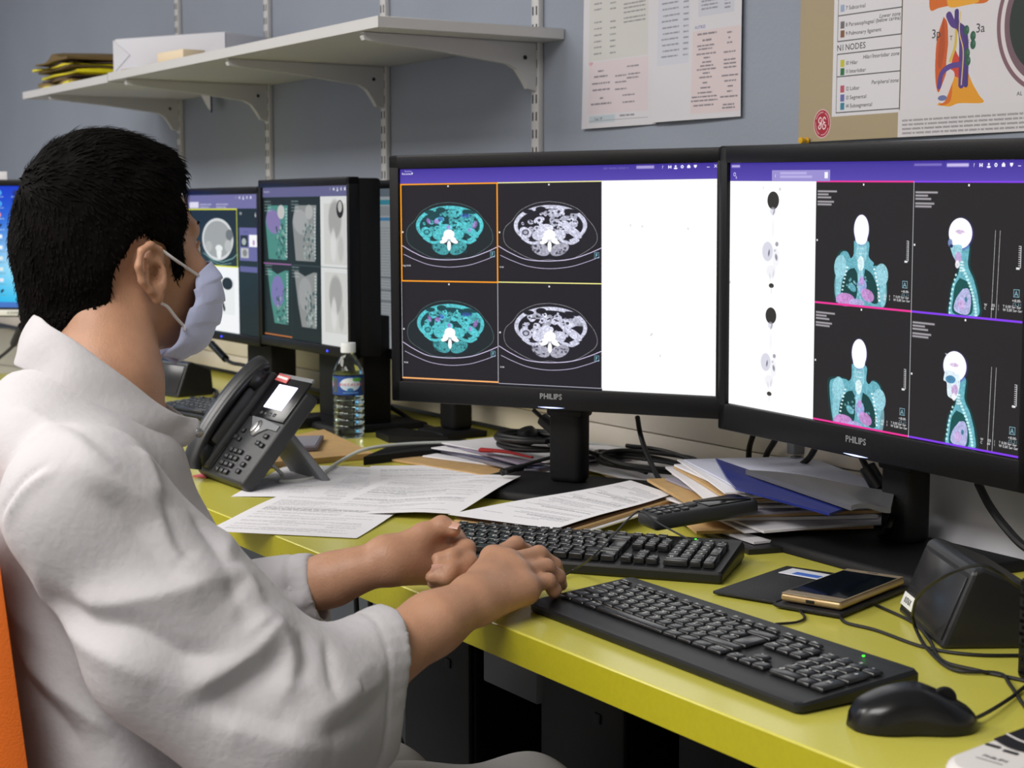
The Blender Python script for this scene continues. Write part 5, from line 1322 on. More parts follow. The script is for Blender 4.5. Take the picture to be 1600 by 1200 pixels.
# ================================================================== wedge speakers
def wedge(label, loc, rotz):
    t = thing('desk_dock', label, 'dock', loc, rotz)
    pts = [(0, 0), (.10, 0), (.094, .058), (.040, .080), (.030, .076)]
    MB().prism(pts, -.077, .077, 'x').build('housing', mat('dark dock plastic', (38, 38, 40), .32, bump=.1, bscale=900), t, smooth=False, bevel=.004)
    n = Vector((0, -.076, .030)).normalized(); 
    T_ = Matrix.Translation((0, .015, .038)) @ Euler((math.atan2(.076, .030), 0, 0)).to_matrix().to_4x4()
    MB().rbox((0, .0, .0008), (.140, .066, .0016), .0006, T_).build('front_panel', mat('dock panel', (44, 44, 47), .22), t)
    MB().rbox((-.052, -.024, .0020), (.040, .014, .0006), .0002, T_ @ TR((0, 0, 0), 0)).build('paper_label', mat('white label', (225, 225, 222), 0.6), t)
    text_mb('0176X', .006, T_ @ TR((-.052, -.027, .0026)), bold=.02).build('label_print', mat('dark print', (50, 50, 55), 0.6), t, smooth=False)
    return t
wd = Vector((.86, -.5, 0)); 
wedge('black wedge-shaped dock with a small white label, right of the smartphone', (-1.151, 1.2185, DESK), math.atan2(-.077, .132))
wedge('black wedge-shaped dock at the back left, beyond the man\'s collar', (-3.60, 1.33, DESK), R_(12))
sk = thing('speaker', 'black loudspeaker with a perforated side at the right edge of the frame', 'speaker', (-.935, 1.205, DESK), R_(-4))
MB().rbox((0, 0, .047), (.085, .09, .094), .006, seg=3).build('cabinet', BLACKM, sk)
gr = MB()
for i in range(15):
    for j in range(12):
        gr.box((-.036 + j * .0065 + (.003 if i % 2 else 0), -.0453, .008 + i * .0058), (.0042, .001, .0030))
gr.build('grille_holes', GLOSS, sk, smooth=False)['kind'] = 'stuff'
gr = MB()
for i in range(15):
    for j in range(12):
        gr.box((-.0428, -.037 + j * .0065 + (.003 if i % 2 else 0), .008 + i * .0058), (.001, .0042, .0030))
gr.build('grille_holes', GLOSS, sk, smooth=False)['kind'] = 'stuff'

# ================================================================== white dictation remote
rm = thing('dictation_remote', 'white dictation remote with a black button panel in the lower right corner', 'remote', tuple(at(1592, 1212)), R_(8))
WR = mat('white remote plastic', (222, 218, 216), .35)
pts = []
for k in range(13): a = R_(180 + k * 15); pts.append((.029 * math.cos(a), -.040 + .034 * math.sin(a)))
pts += [(.031, .10), (-.031, .10)]
MB().prism(pts, 0, .020, 'z').build('body', WR, rm, smooth=True, bevel=.006)
arc = [(-.026, .012)] + [(-.026 + .052 * k / 10, .006 - .010 * math.sin(PI * k / 10)) for k in range(11)] + [(.026, .095), (-.026, .095)]
MB().prism(arc[1:], .0195, .0210, 'z').build('button_panel', mat('remote black panel', (30, 30, 34), .3), rm, smooth=False)
for k in range(3): MB().rbox((-.017 + k * .017, -.009 - (.003 if k == 1 else 0), .0207), (.012, .0035, .0012), .0004).build('button', mat('remote black panel', (30, 30, 34), .3), rm)
for k in range(2):
    q_ = [(-.026 + .052 * i / 10, (.022 + k * .03) - .008 * math.sin(PI * i / 10)) for i in range(11)]; q_ += [(x, y + .0018) for x, y in q_[::-1]]
    MB().prism(q_, .0209, .0214, 'z').build('divider', WR, rm, smooth=False)
text_mb('PHILIPS', .0045, TR((0, -.034, .0203)), bold=.01).build('lettering', mat('mid grey print', (120, 118, 120), .5), rm, smooth=False)
MB().box((0, -.040, .0203), (.022, .0012, .0003)).build('small_print', mat('mid grey print', (120, 118, 120), .5), rm)

# ================================================================== cables
def cable(name, pts, r, label, m__=CABLE, group=None, seg=8, bead=None):
    if bead is None: return solo(name, MB().tube(pts, r, seg, smooth=8), m__, label, 'cable', group)
    t = thing(name, label, 'cable', tuple(Vector(pts[0]) * 0 + Vector(pts[-1])), group=group)
    o0 = Vector(pts[-1]); P = [tuple(Vector(p) - o0) for p in pts]
    MB().tube(P, r, seg, smooth=8).build('cord', m__, t)
    a, b = Vector(bead[0]) - o0, Vector(bead[1]) - o0; d_ = (b - a)
    MB().tube([tuple(a - d_ * .06), tuple(a), tuple(a + d_ * .05), tuple(b - d_ * .05), tuple(b), tuple(b + d_ * .06)], lambda u: bead[2] * (.55 if u < .12 or u > .88 else 1), 12, smooth=2).build('ferrite_bead', BLACK, t)
    return t
def D(px, py, z_): return tuple(at(px, py, z_))
def Yp(px, py, y_): return tuple(at_y(px, py, y_))
cable('monitor_cable', [Yp(833, 640, 1.43), Yp(850, 656, 1.44), Yp(872, 678, 1.45), Yp(905, 700, 1.47), D(960, 720, .765), D(1010, 738, .762)], .0038, 'black cable with a thick bead hanging behind the middle monitor\'s power light', bead=(Yp(848, 655, 1.44), Yp(872, 676, 1.45), .0105))
cable('monitor_cable', [Yp(1343, 708, 1.50), Yp(1354, 730, 1.505), Yp(1378, 765, 1.51), Yp(1394, 795, 1.50), Yp(1388, 822, 1.45), D(1372, 842, .745)], .0042, 'black cable with a thick bead hanging below the right monitor\'s power light', bead=(Yp(1355, 730, 1.505), Yp(1374, 762, 1.51), .0110))
cable('power_cable', [Yp(996, 652, 1.50), Yp(1001, 680, 1.52), Yp(1012, 712, 1.50), D(1032, 752, .765), D(1055, 775, .755), D(1085, 790, .746)], .0040, 'black cable dropping from the middle monitor\'s right half onto the desk')
cable('power_cable', [Yp(1178, 676, 1.60), Yp(1171, 700, 1.61), Yp(1170, 725, 1.61), D(1172, 745, .78)], .0045, 'leftmost of three black cables behind the lower edge of the right monitor')
cable('power_cable', [Yp(1211, 688, 1.60), Yp(1198, 710, 1.61), Yp(1192, 735, 1.60), D(1190, 752, .79)], .0045, 'middle one of three black cables behind the lower edge of the right monitor')
cable('power_cable', [Yp(1274, 700, 1.59), Yp(1262, 718, 1.595), Yp(1240, 733, 1.60), D(1200, 752, .785)], .0045, 'rightmost and most curved of three black cables behind the right monitor')
cable('power_cable', [Yp(1528, 755, 1.52), Yp(1546, 790, 1.51), Yp(1572, 825, 1.49), Yp(1603, 856, 1.47), Yp(1650, 880, 1.46)], .0050, 'thick black cable slanting down right of the right monitor\'s stand')
np_ = thing('network_plug', 'grey network plug and ribbed boot on the trunking behind the right monitor', 'plug', Yp(1243, 722, 1.625))
MB().rbox((0, 0, .022), (.016, .022, .020), .002).build('plug_body', GREY, np_)
rb = MB()
for k in range(7): rb.rbox((-.002 * k, 0, .008 - k * .004), (.011 - k * .0006, .012, .0025), .0006)
rb.build('ribbed_boot', GREY, np_)
# coil of black cable and adapter on the papers
def coil(cx, cy, z_, rx, ry, n, r, seed):
    rr = random.Random(seed); P = []
    for k in range(int(n * 10)):
        a = 2 * PI * k / 10; j = 1 + rr.uniform(-.10, .10)
        P.append((cx + rx * j * math.cos(a), cy + ry * j * math.sin(a), z_ + .0035 * (k / 10) + .006 * math.sin(a * .7 + seed)))
    return P
cable('coiled_cable', coil(-2.23, 1.475, DESK + .040, .085, .060, 4, .004, 2), .0042, 'coil of black cable lying on papers behind the middle monitor\'s stand')
cable('coiled_cable', coil(-2.035, 1.545, DESK + .024, .12, .055, 3.5, .004, 5), .0036, 'flat coil of black cable right of the middle monitor\'s stand')
cable('thin_cable', [D(790, 737, .770), D(835, 722, .775), D(880, 712, .782), D(930, 715, .780)], .0030, 'black cable end with a long plug on the papers left of the middle stand', bead=(D(785, 738, .768), D(815, 730, .772), .0055))
ad = thing('cable_adapter', 'round black adapter lump lying on the papers behind the middle monitor', 'adapter', tuple(at(828, 694, DESK + .030)))
MB().lathe([(.0001, 0), (.014, .002), (.0185, .010), (.0185, .020), (.014, .028), (.0001, .031)], 20, T=TR((0, 0, 0), 0, .35)).build('housing', BLACK, ad)
MB().tube([(.012, 0, .012), (.03, .01, .008), (.05, .012, .002)], .004, 8).build('plug', BLACK, ad)
# thin wires at the right
cable('thin_cable', [D(872, 905, .742), D(900, 888, .750), D(930, 866, .782), D(985, 808, .795), D(1003, 800, .795), D(1030, 818, .795), D(1080, 845, .790)], .0012, 'thin black wire arching over the second keyboard')
cable('thin_cable', [D(1212, 975, .742), D(1245, 972, .742), D(1257, 964, .742), D(1243, 948, .742)], .0014, 'short thin wire curling out from under the smartphone case')
cable('usb_cable', [D(1368, 945, .742), D(1425, 972, .742), D(1452, 1000, .742), D(1472, 1032, .742), D(1530, 1048, .742), D(1585, 1060, .742), D(1700, 1085, .742)], .0018, 'black wire running from the smartphone case past the dock to the right edge', group=None)
cable('usb_cable', [D(1345, 948, .742), D(1318, 958, .742), D(1320, 972, .742), D(1370, 985, .742), D(1440, 1010, .742), D(1510, 1022, .742), D(1590, 1024, .742), D(1700, 1020, .742)], .0018, 'black wire looping in front of the smartphone and under the dock')
cable('usb_cable', [D(1425, 962, .765), D(1436, 930, .800), D(1480, 898, .835), D(1530, 883, .848), D(1562, 895, .84), D(1590, 915, .82), D(1640, 940, .80)], .0016, 'thin wire arching over the top of the right dock')
cable('usb_cable', [D(1425, 962, .765), D(1432, 985, .748), D(1450, 1015, .743), D(1490, 1046, .743), D(1560, 1052, .743), D(1578, 1070, .743), D(1602, 1105, .743), D(1640, 1150, .743)], .0018, 'black wire descending from the dock label towards the lower right corner')
# small white paper beside the dock
sc_ = [at(1376, 893, .7455), at(1432, 903, .7455), at(1440, 889, .7455), at(1388, 890, .7455)]
solo('paper_scrap', MB().prism([(p.x, p.y) for p in sc_], DESK + .0014, DESK + .0026, 'z'), PAPER, 'small white paper between the smartphone and the right dock', 'paper', smooth=False)
# cables of the far monitors
cable('monitor_cable', [Yp(38, 500, 1.20), Yp(28, 530, 1.21), Yp(8, 552, 1.215), Yp(-25, 575, 1.22)], .0045, 'black cable with a bead hanging under the far left monitor', bead=(Yp(34, 510, 1.205), Yp(22, 536, 1.212), .010))
cable('monitor_cable', [Yp(326, 533, 1.50), Yp(338, 548, 1.50), Yp(360, 566, 1.50), Yp(385, 572, 1.51), D(420, 590, .76)], .0045, 'black cable with a bead behind the mask, under the yellow-framed scan monitor', bead=(Yp(331, 538, 1.50), Yp(352, 560, 1.50), .009))
cable('power_cable', [D(230, 585, .78), D(300, 600, .76), D(338, 612, .745), D(325, 628, .745), D(300, 622, .745)], .0050, 'tangled black cable at the back left behind the phone')
cable('power_cable', [D(585, 622, .79), D(625, 645, .76), D(650, 660, .746), D(690, 672, .745), D(760, 676, .745)], .0045, 'black cable crossing the desk behind the water bottle')

# ================================================================== under the desk
pcm = mat('black pc case', (8, 8, 10), .7, spec=.1)
def tower(label, x, y, w_, d_, h_):
    t = thing('computer_tower', label, 'computer', (x, y, 0), 0, 'black computer towers under the desk')
    MB().rbox((0, 0, h_ / 2), (w_, d_, h_), .006).build('case', pcm, t)
    MB().rbox((0, -d_ / 2 - .004, h_ / 2), (w_ - .01, .01, h_ - .02), .004).build('front_panel', BLACKM, t)
    MB().rbox((w_ * .2, -d_ / 2 - .010, h_ * .85), (.014, .004, .014), .002).build('power_button', BLACKM, t)
tower('black computer tower under the desk, left of the man\'s knees', -2.05, 1.40, .20, .44, .60)
tower('black computer tower under the desk, behind the man\'s knees', -1.72, 1.42, .20, .42, .60)
tower('black computer tower under the desk, nearest the camera', -1.42, 1.42, .20, .42, .62)
dr = thing('drawer_unit', 'dark grey drawer unit under the right part of the desk', 'drawers', (-.88, 1.30, 0))
MB().rbox((0, 0, .33), (.42, .55, .62), .004).build('body', mat('blue grey metal', (78, 86, 96), .5), dr)
for k in range(3):
    dd = MB().rbox((0, -.283, .14 + k * .20), (.40, .016, .185), .003).build('drawer', mat('blue grey metal', (78, 86, 96), .5), dr)
    MB().rbox((0, -.296, .19 + k * .20), (.12, .012, .012), .003).build('handle', SILVER, dd)
for k, (px, zb) in enumerate(((552, .30), (574, .42), (588, .36), (604, .40))):
    p = at_y(px, 960, 1.05); cable('hanging_cable', [(p.x, 1.05, .70), (p.x + .01, 1.05, .6), (p.x - .01 * k, 1.06, .5), (p.x + .02, 1.07, zb)], .004, ('leftmost', 'second', 'third', 'rightmost')[k] + ' of the black cables hanging under the desk between the man\'s forearms', group='cables hanging under the desk')
# ================================================================== smooth surfaces from rounded shapes (surface nets)
def sd_cone(P, a, b, ra, rb):
    a = np.array(a, np.float32); ab = np.array(b, np.float32) - a
    t = np.clip(((P - a) @ ab) / (ab @ ab + 1e-12), 0, 1)
    return np.linalg.norm(P - a - t[..., None] * ab, axis=-1) - (ra + (rb - ra) * t)
def sd_ell(P, c, r, R=None):
    q = P - np.array(c, np.float32)
    if R is not None: q = q @ R                      # columns of R: local axes
    r = np.array(r, np.float32)
    k0 = np.linalg.norm(q / r, axis=-1); k1 = np.linalg.norm(q / (r * r), axis=-1) + 1e-9
    return k0 * (k0 - 1) / k1
def smin(a, b, k):
    h = np.clip(0.5 + 0.5 * (b - a) / k, 0, 1); return b + (a - b) * h - k * h * (1 - h)
def smax(a, b, k): return -smin(-a, -b, k)
def ev(prims, P):
    d = np.full(P.shape[:-1], 1.0, np.float32)
    if P.ndim == 4 and len(prims) > 3:                # leave out the shapes too far from this block to matter
        c = P.reshape(-1, 3).mean(0)[None]; rad = float(np.linalg.norm(P[0, 0, 0] - P[-1, -1, -1])) / 2
        ec = [float(fn(c)[0]) for _, _, fn in prims]
        best = min([e for e, p_ in zip(ec, prims) if p_[0] == '+'] + [1.0])
        prims = [p_ for e, p_ in zip(ec, prims) if (p_[0] == '+' and e < best + 2.2 * rad + p_[1] + .01) or (p_[0] == '-' and e < 1.3 * rad + p_[1] + .01) or p_[0] == '&']
    for op, k, fn in prims:
        e = fn(P)
        if op == '+': d = smin(d, e, k)
        elif op == '-': d = smax(d, -e, k)
        else: d = smax(d, e, k)
    return d
def C_(a, b, ra, rb, k=.012, op='+'): return (op, k, lambda P: sd_cone(P, a, b, ra, rb))
def E_(c, r, R=None, k=.012, op='+'): return (op, k, lambda P: sd_ell(P, c, r, R))

def nets(prims, lo, hi, h, n=16):
    lo = np.array(lo, np.float32); hi = np.array(hi, np.float32)
    nb = np.ceil((hi - lo) / (h * n)).astype(int)
    bi = np.stack(np.meshgrid(*[np.arange(k) for k in nb], indexing='ij'), -1).reshape(-1, 3)
    cen = lo + (bi + .5) * h * n
    dc = ev(prims, cen.astype(np.float32)); keep = np.abs(dc) < h * n * 1.25
    S_ = (nb * n + 2).astype(np.int64)
    g = np.arange(n + 1)
    G3 = np.stack(np.meshgrid(g, g, g, indexing='ij'), -1)
    corner = [(i, j, k) for i in (0, 1) for j in (0, 1) for k in (0, 1)]
    ids, pos, quads = [], [], []
    gid = lambda a: (a[..., 0] + 1) * S_[1] * S_[2] * 4 + (a[..., 1] + 1) * S_[2] * 2 + (a[..., 2] + 1)
    for b in bi[keep]:
        I0 = b * n; P = (lo + (I0 + G3) * h).astype(np.float32)
        V = ev(prims, P); s = V < 0
        if s.all() or not s.any(): continue
        cnt = sum(s[i:i + n, j:j + n, k:k + n].astype(np.int8) for i, j, k in corner)
        act = np.argwhere((cnt > 0) & (cnt < 8))
        if len(act):
            acc = np.zeros((len(act), 3)); num = np.zeros(len(act))
            for ci in corner:
                for ax in range(3):
                    if ci[ax]: continue
                    cj = list(ci); cj[ax] = 1
                    A0 = act + ci; A1 = act + cj
                    v0 = V[A0[:, 0], A0[:, 1], A0[:, 2]]; v1 = V[A1[:, 0], A1[:, 1], A1[:, 2]]
                    m = (v0 < 0) != (v1 < 0)
                    t = np.where(m, v0 / (v0 - v1 + 1e-12), 0)
                    p = np.array(ci)[None] + np.zeros((len(act), 3)); p[:, ax] += t
                    acc[m] += p[m]; num[m] += 1
            ids.append(gid(act + I0)); pos.append(lo + (I0 + act + acc / num[:, None]) * h)
        for ax in range(3):
            sl0 = [slice(0, n)] * 3; sl1 = [slice(0, n)] * 3; sl1[ax] = slice(1, n + 1)
            a, c = s[tuple(sl0)], s[tuple(sl1)]
            e = np.argwhere(a != c)
            if not len(e): continue
            fl = a[e[:, 0], e[:, 1], e[:, 2]]
            u, w = (ax + 1) % 3, (ax + 2) % 3
            B = e + I0; q = []
            for du, dw in ((-1, -1), (0, -1), (0, 0), (-1, 0)):
                t = B.copy(); t[:, u] += du; t[:, w] += dw; q.append(gid(t))
            q = np.stack(q, 1); q[~fl] = q[~fl][:, ::-1]; quads.append(q)
    ids = np.concatenate(ids); pos = np.concatenate(pos); quads = np.concatenate(quads)
    uid, idx = np.unique(ids, return_index=True); pos = pos[idx]
    f = np.searchsorted(uid, quads); f = np.clip(f, 0, len(uid) - 1)
    ok = (uid[f] == quads).all(1)
    return pos, f[ok]

def mesh_obj(name, pos, f, m, parent=None):
    me = bpy.data.meshes.new(name)
    me.vertices.add(len(pos)); me.vertices.foreach_set('co', np.asarray(pos, np.float32).ravel())
    me.loops.add(f.size); me.loops.foreach_set('vertex_index', f.astype(np.int32).ravel())
    me.polygons.add(len(f)); me.polygons.foreach_set('loop_start', np.arange(0, f.size, 4, dtype=np.int32))
    me.polygons.foreach_set('loop_total', np.full(len(f), 4, np.int32))
    me.polygons.foreach_set('use_smooth', [True] * len(f))
    me.update(); me.validate()
    me.materials.append(m)
    o = bpy.data.objects.new(name, me); COL.objects.link(o)
    if parent is not None: o.parent = parent
    return o
def vnormals(pos, f):
    n = np.zeros_like(pos); a, b, c, d = (pos[f[:, i]] for i in range(4))
    fn = np.cross(c - a, d - b)
    for i in range(4): np.add.at(n, f[:, i], fn)
    return n / (np.linalg.norm(n, axis=1, keepdims=True) + 1e-12)

# ================================================================== the man
PO = Vector((-1.60, .45, 0))
man = thing('person', 'man with short dark hair in a white lab coat and face mask, at the desk', 'person', tuple(PO))
def A_(px, py, d): return np.array(at_d(px, py, d) - PO, np.float32)
def L_(x, y, z): return np.array((x - PO.x, y - PO.y, z), np.float32)

SKIN = mat('olive skin', (186, 140, 112), 0.48, var=0.05, vscale=55, bump=0.22, bscale=420, sss=0.12)
# the head's own frame: x forward, y to his left, z up
HAZ, HPI, HS = R_(94), R_(5), .95
hx = np.array((math.cos(HAZ) * math.cos(HPI), math.sin(HAZ) * math.cos(HPI), math.sin(HPI)))
hy = np.array((-math.sin(HAZ), math.cos(HAZ), 0.0)); hz = np.cross(hx, hy)
HR = np.stack([hx, hy, hz], 1).astype(np.float32); HC = A_(177, 368, 1.72)
def Hd(x, y, z): return (HC + HR @ np.array((x, y, z), np.float32) * HS).astype(np.float32)
def eh(c, r, k=.012, op='+', rot=None):
    R = HR if rot is None else (HR @ np.array(Euler(rot).to_matrix(), np.float32))
    return E_(Hd(*c), tuple(v * HS for v in r), R, k, op)
def chh(a, b, ra, rb, k=.01, op='+'): return C_(Hd(*a), Hd(*b), ra * HS, rb * HS, k, op)

head = [eh((-.006, 0, .004), (.092, .076, .096)), eh((.030, 0, -.036), (.062, .060, .080), .02), eh((.038, 0, -.090), (.045, .046, .040), .02),
        eh((.068, 0, -.114), (.018, .020, .014), .02), eh((.018, 0, -.082), (.045, .055, .042), .02),
        eh((.080, 0, -.003), (.010, .038, .009), .012),
        chh((.088, 0, -.018), (.098, 0, -.056), .0065, .0095, .008), eh((.097, .010, -.060), (.010, .008, .007), .006), eh((.097, -.010, -.060), (.010, .008, .007), .006),
        eh((.086, 0, -.084), (.012, .022, .006), .006), eh((.084, 0, -.093), (.012, .020, .006), .006)]
for s in (-1, 1):
    head += [eh((.062, s * .040, -.046), (.026, .018, .018), .02), eh((.090, s * .031, -.022), (.012, .016, .010), .008, '-'), eh((.0715, s * .031, -.022), (.0125, .0135, .0115), .003),
             chh((.088, s * .012, .004), (.074, s * .046, .002), .005, .004, .010)]
# ears: a flap, the rim, the bowl, the lobe
for s in (-1, 1):
    Y = lambda y: s * y
    EX = .008
    head += [eh((-.004 + EX, Y(.082), -.040), (.016, .0055, .026), .006, '+', (0, R_(-10), s * R_(22)))]
    rim = [(.010, .078, -.030), (.006, .084, -.016), (-.006, .090, -.009), (-.018, .094, -.014), (-.024, .095, -.030), (-.020, .092, -.046), (-.010, .088, -.058), (-.001, .082, -.064)]
    for a, b in zip(rim[:-1], rim[1:]): head.append(chh((a[0] + EX, Y(a[1]), a[2]), (b[0] + EX, Y(b[1]), b[2]), .0042, .0042, .003))
    head += [eh((-.001 + EX, Y(.084), -.066), (.007, .004, .008), .004), chh((-.012 + EX, Y(.089), -.022), (-.013 + EX, Y(.088), -.046), .0032, .0032, .004),
             eh((-.001 + EX, Y(.088), -.040), (.0075, .009, .011), .003, '-'), eh((-.010 + EX, Y(.094), -.022), (.006, .006, .006), .003, '-'), eh((.007 + EX, Y(.082), -.042), (.004, .004, .006), .003)]
# neck, trunk under the coat
NB = L_(-1.640, .512, .985)
NBn = (NB + np.array((.26, .966, 0), np.float32) * .034).astype(np.float32)
neck = [C_(Hd(-.022, 0, -.050), NBn + np.array((0, 0, .0), np.float32), .053, .055, .02), C_(NBn, L_(-1.62, .530, .91), .056, .066, .02),
        C_(Hd(-.005, -.050, -.065), L_(-1.605, .580, .960), .012, .013, .015), C_(Hd(-.005, .050, -.065), L_(-1.640, .60, .955), .012, .013, .015)]
SR, SL = A_(128, 788, 1.480), L_(-1.825, .55, .90)
ER, EL = A_(440, 1108, 1.515), A_(285, 975, 1.80)
trunk = [C_(L_(-1.62, .515, .90), SR, .050, .048, .04), C_(L_(-1.64, .53, .90), SL, .050, .048, .04), E_(L_(-1.615, .525, .80), (.14, .075, .14), None, .04), C_(L_(-1.61, .53, .80), L_(-1.60, .52, .56), .085, .10, .05)]
# right arm and hand (back of the hand up, finger tips on the desk)
WR_ = A_(739, 936, 1.665)
def hand(W, base, chains, thumb, rad, k=.006, web=.010):
    P = []
    for m, r in zip(base, (.0125, .0125, .012, .011)): P.append(C_(W, m, .0195, r, .012))
    for a, b in zip(base[:-1], base[1:]): P.append(C_(a, b, .0105, .0105, .010))
    for ch_, r0, m in zip(chains, rad, base):
        pts = [m] + ch_; rr = [r0 + .001, r0, r0 - .0008, r0 - .0018]
        for i in range(len(pts) - 1): P.append(C_(pts[i], pts[i + 1], rr[i], rr[i + 1], .005 if i else .007))
    tp = thumb
    P.append(C_(tp[0], tp[1], .0165, .0135, .012)); P.append(C_(tp[1], tp[2], .0125, .0105, .006)); P.append(C_(tp[2], tp[3], .0105, .0085, .004)); P.append(E_(tp[2], (.0112,) * 3, None, .004))
    return P
baseR = [A_(770, 872, 1.735), A_(792, 879, 1.725), A_(808, 895, 1.714), A_(816, 917, 1.700)]
chR = [[A_(806, 851, 1.775), A_(822, 862, 1.798), A_(830, 880, 1.802)],
       [A_(842, 866, 1.762), A_(866, 884, 1.776), A_(875, 902, 1.812)],
       [A_(853, 886, 1.744), A_(872, 902, 1.756), A_(877, 914, 1.775)],
       [A_(856, 908, 1.722), A_(866, 922, 1.730), A_(866, 927, 1.745)]]
thR = [A_(752, 915, 1.70), A_(772, 905, 1.775), A_(800, 908, 1.81), A_(824, 912, 1.82)]
armR = [C_(SR, ER, .048, .040, .03), C_(ER, A_(560, 1052, 1.565), .040, .038, .02), C_(A_(560, 1052, 1.565), A_(675, 975, 1.625), .038, .0285, .02), C_(A_(675, 975, 1.625), WR_, .0285, .0225, .02),
        C_(A_(690, 968, 1.615), A_(742, 940, 1.655), .020, .0185, .015), E_(A_(735, 922, 1.66), (.010, .010, .008), None, .012)]
handR = hand(WR_, baseR, chR, thR, (.0088, .0090, .0086, .0080)) + [C_(A_(750, 946, 1.655), A_(822, 924, 1.700), .0165, .0135, .014)]
# left arm and hand (thumb up, fingers curled towards the palm)
WL_ = A_(606, 872, 1.775)
baseL = [A_(706, 842, 1.830), A_(714, 860, 1.828), A_(712, 878, 1.820), A_(702, 893, 1.812)]
chL = [[A_(730, 856, 1.792), A_(706, 869, 1.772), A_(684, 873, 1.768)],
       [A_(733, 877, 1.782), A_(704, 889, 1.762), A_(684, 889, 1.760)],
       [A_(724, 893, 1.775), A_(696, 903, 1.757), A_(674, 902, 1.756)],
       [A_(708, 905, 1.772), A_(688, 912, 1.765), A_(676, 911, 1.768)]]
thL = [A_(630, 862, 1.78), A_(661, 836, 1.790), A_(690, 822, 1.796), A_(708, 827, 1.792)]
armL = [C_(SL, EL, .046, .038, .03), C_(EL, A_(430, 930, 1.785), .038, .036, .02), C_(A_(430, 930, 1.785), A_(520, 905, 1.775), .034, .0255, .02), C_(A_(520, 905, 1.775), WL_, .0255, .0200, .02), C_(A_(560, 892, 1.77), A_(606, 884, 1.77), .020, .018, .015)]
handL = hand(WL_, baseL, chL, thL, (.0088, .0090, .0086, .0078)) + [C_(A_(615, 885, 1.775), A_(668, 893, 1.80), .019, .013, .014), C_(A_(640, 858, 1.79), A_(700, 842, 1.825), .014, .0115, .012)]

lowb = Vector((-.42, -.20, .45))
pos, f = nets(head + neck + trunk + armR + handR + armL + handL, (-.42, -.20, .45), (.32, .62, 1.30), .0026)
body = mesh_obj('body', pos, f, SKIN, man)

# ------------------------------------------------------------------ hair
HAIR = mat('near black hair', (13, 11, 10), 0.75, var=0.3, vscale=40, bump=0.3, bscale=260, spec=.04)
poly = [(.090, .072), (.076, .052), (.058, .038), (.062, .020), (.058, .002), (.050, -.018), (.048, -.044), (.040, -.050), (.034, -.030), (.026, -.010), (.004, .000), (-.016, -.006), (-.030, -.030), (-.040, -.066), (-.054, -.100), (-.076, -.128), (-.100, -.142), (-.17, -.135), (-.17, .16), (.12, .16), (.115, .085)]
PY = np.array(poly)
def sd_poly(x, z):
    d = np.full(x.shape, 1e9); s = np.ones(x.shape)
    n_ = len(PY)
    for i in range(n_):
        a, b = PY[i], PY[i - 1]; ex, ez = b - a; wx, wz = x - a[0], z - a[1]
        t = np.clip((wx * ex + wz * ez) / (ex * ex + ez * ez), 0, 1)
        d = np.minimum(d, (wx - ex * t) ** 2 + (wz - ez * t) ** 2)
        c = (((z >= a[1]).astype(int) + (z < b[1]) + (ex * wz > ez * wx)))
        s = np.where((c == 3) | (c == 0), -s, s)
    return s * np.sqrt(d)
_hn = [(rnd.uniform(40, 150), rnd.uniform(0, 6), rnd.uniform(40, 150), rnd.uniform(0, 6), rnd.uniform(40, 150), rnd.uniform(0, 6)) for _ in range(6)]
def hair_fn(P):
    q = (P - HC) @ HR / HS; x, y, z = q[..., 0], q[..., 1], q[..., 2]
    k = .0075 + .010 * np.clip((z - .01) / .09, 0, 1) + .008 * np.clip((x - .04) / .05, 0, 1) * np.clip((z - .045) / .02, 0, 1)
    r = np.array((.097, .077, .098)); c = np.array((-.006, 0, .004))
    e = sd_ell(q, (-.006, 0, .004), (.092, .076, .096))
    e = smin(e, sd_cone(q, np.array((-.040, 0, -.02)), np.array((-.052, 0, -.150)), .062, .052), .03)
    e = smin(e, sd_ell(q, (.020, 0, -.02), (.056, .066, .06)), .02)
    nz = 0
    for a, b, c_, d, e_, f_ in _hn: nz = nz + np.sin(x * a + b) * np.sin(y * c_ + d) * np.sin(z * e_ + f_)
    return smax(e - k - nz * .0010, sd_poly(x, z) - nz * .0015, .006) * HS
pos, f = nets([('+', .0001, hair_fn)], HC - .17, HC + .17, .0026)
hair = mesh_obj('hair', pos, f, HAIR, man)
# fine locks over the cap
nrm = vnormals(pos, f); rs = np.random.RandomState(3)
q = (pos - HC) @ HR / HS
sel = rs.choice(len(pos), 5200, replace=False); tv = []; tf = []
for i in sel:
    p = pos[i]; n = nrm[i]; x, y, z = q[i]
    down = -HR[:, 2] * (1 - max(0, min(1, (z - .03) / .06))) + HR[:, 0] * (0.9 * max(0, min(1, (z - .0) / .08))) + HR[:, 1] * (-.35 * max(0, min(1, z / .08)))
    t = down - n * (down @ n); t = t / (np.linalg.norm(t) + 1e-6) + rs.normal(0, .28, 3); t -= n * (t @ n); t /= np.linalg.norm(t) + 1e-6
    L = rs.uniform(.008, .018) * (1.2 if z > .03 else .7); w = np.cross(n, t) * rs.uniform(.0007, .0015)
    a = p - n * .001; b = p + t * L * .5 + n * rs.uniform(.0008, .0022); c = p + t * L + n * rs.uniform(-.0006, .0034)
    k = len(tv); tv += [a - w, a + w, b - w * .8, b + w * .8, c, a - n * .001]
    tf += [(k, k + 1, k + 3, k + 2), (k + 2, k + 3, k + 4, k + 4)]
me = bpy.data.meshes.new('hair_locks'); me.from_pydata([tuple(v) for v in tv], [], [f_ if f_[2] != f_[3] else f_[:3] for f_ in tf])
me.materials.append(HAIR); hl = bpy.data.objects.new('hair_locks', me); COL.objects.link(hl); hl.parent = hair; hl['kind'] = 'stuff'
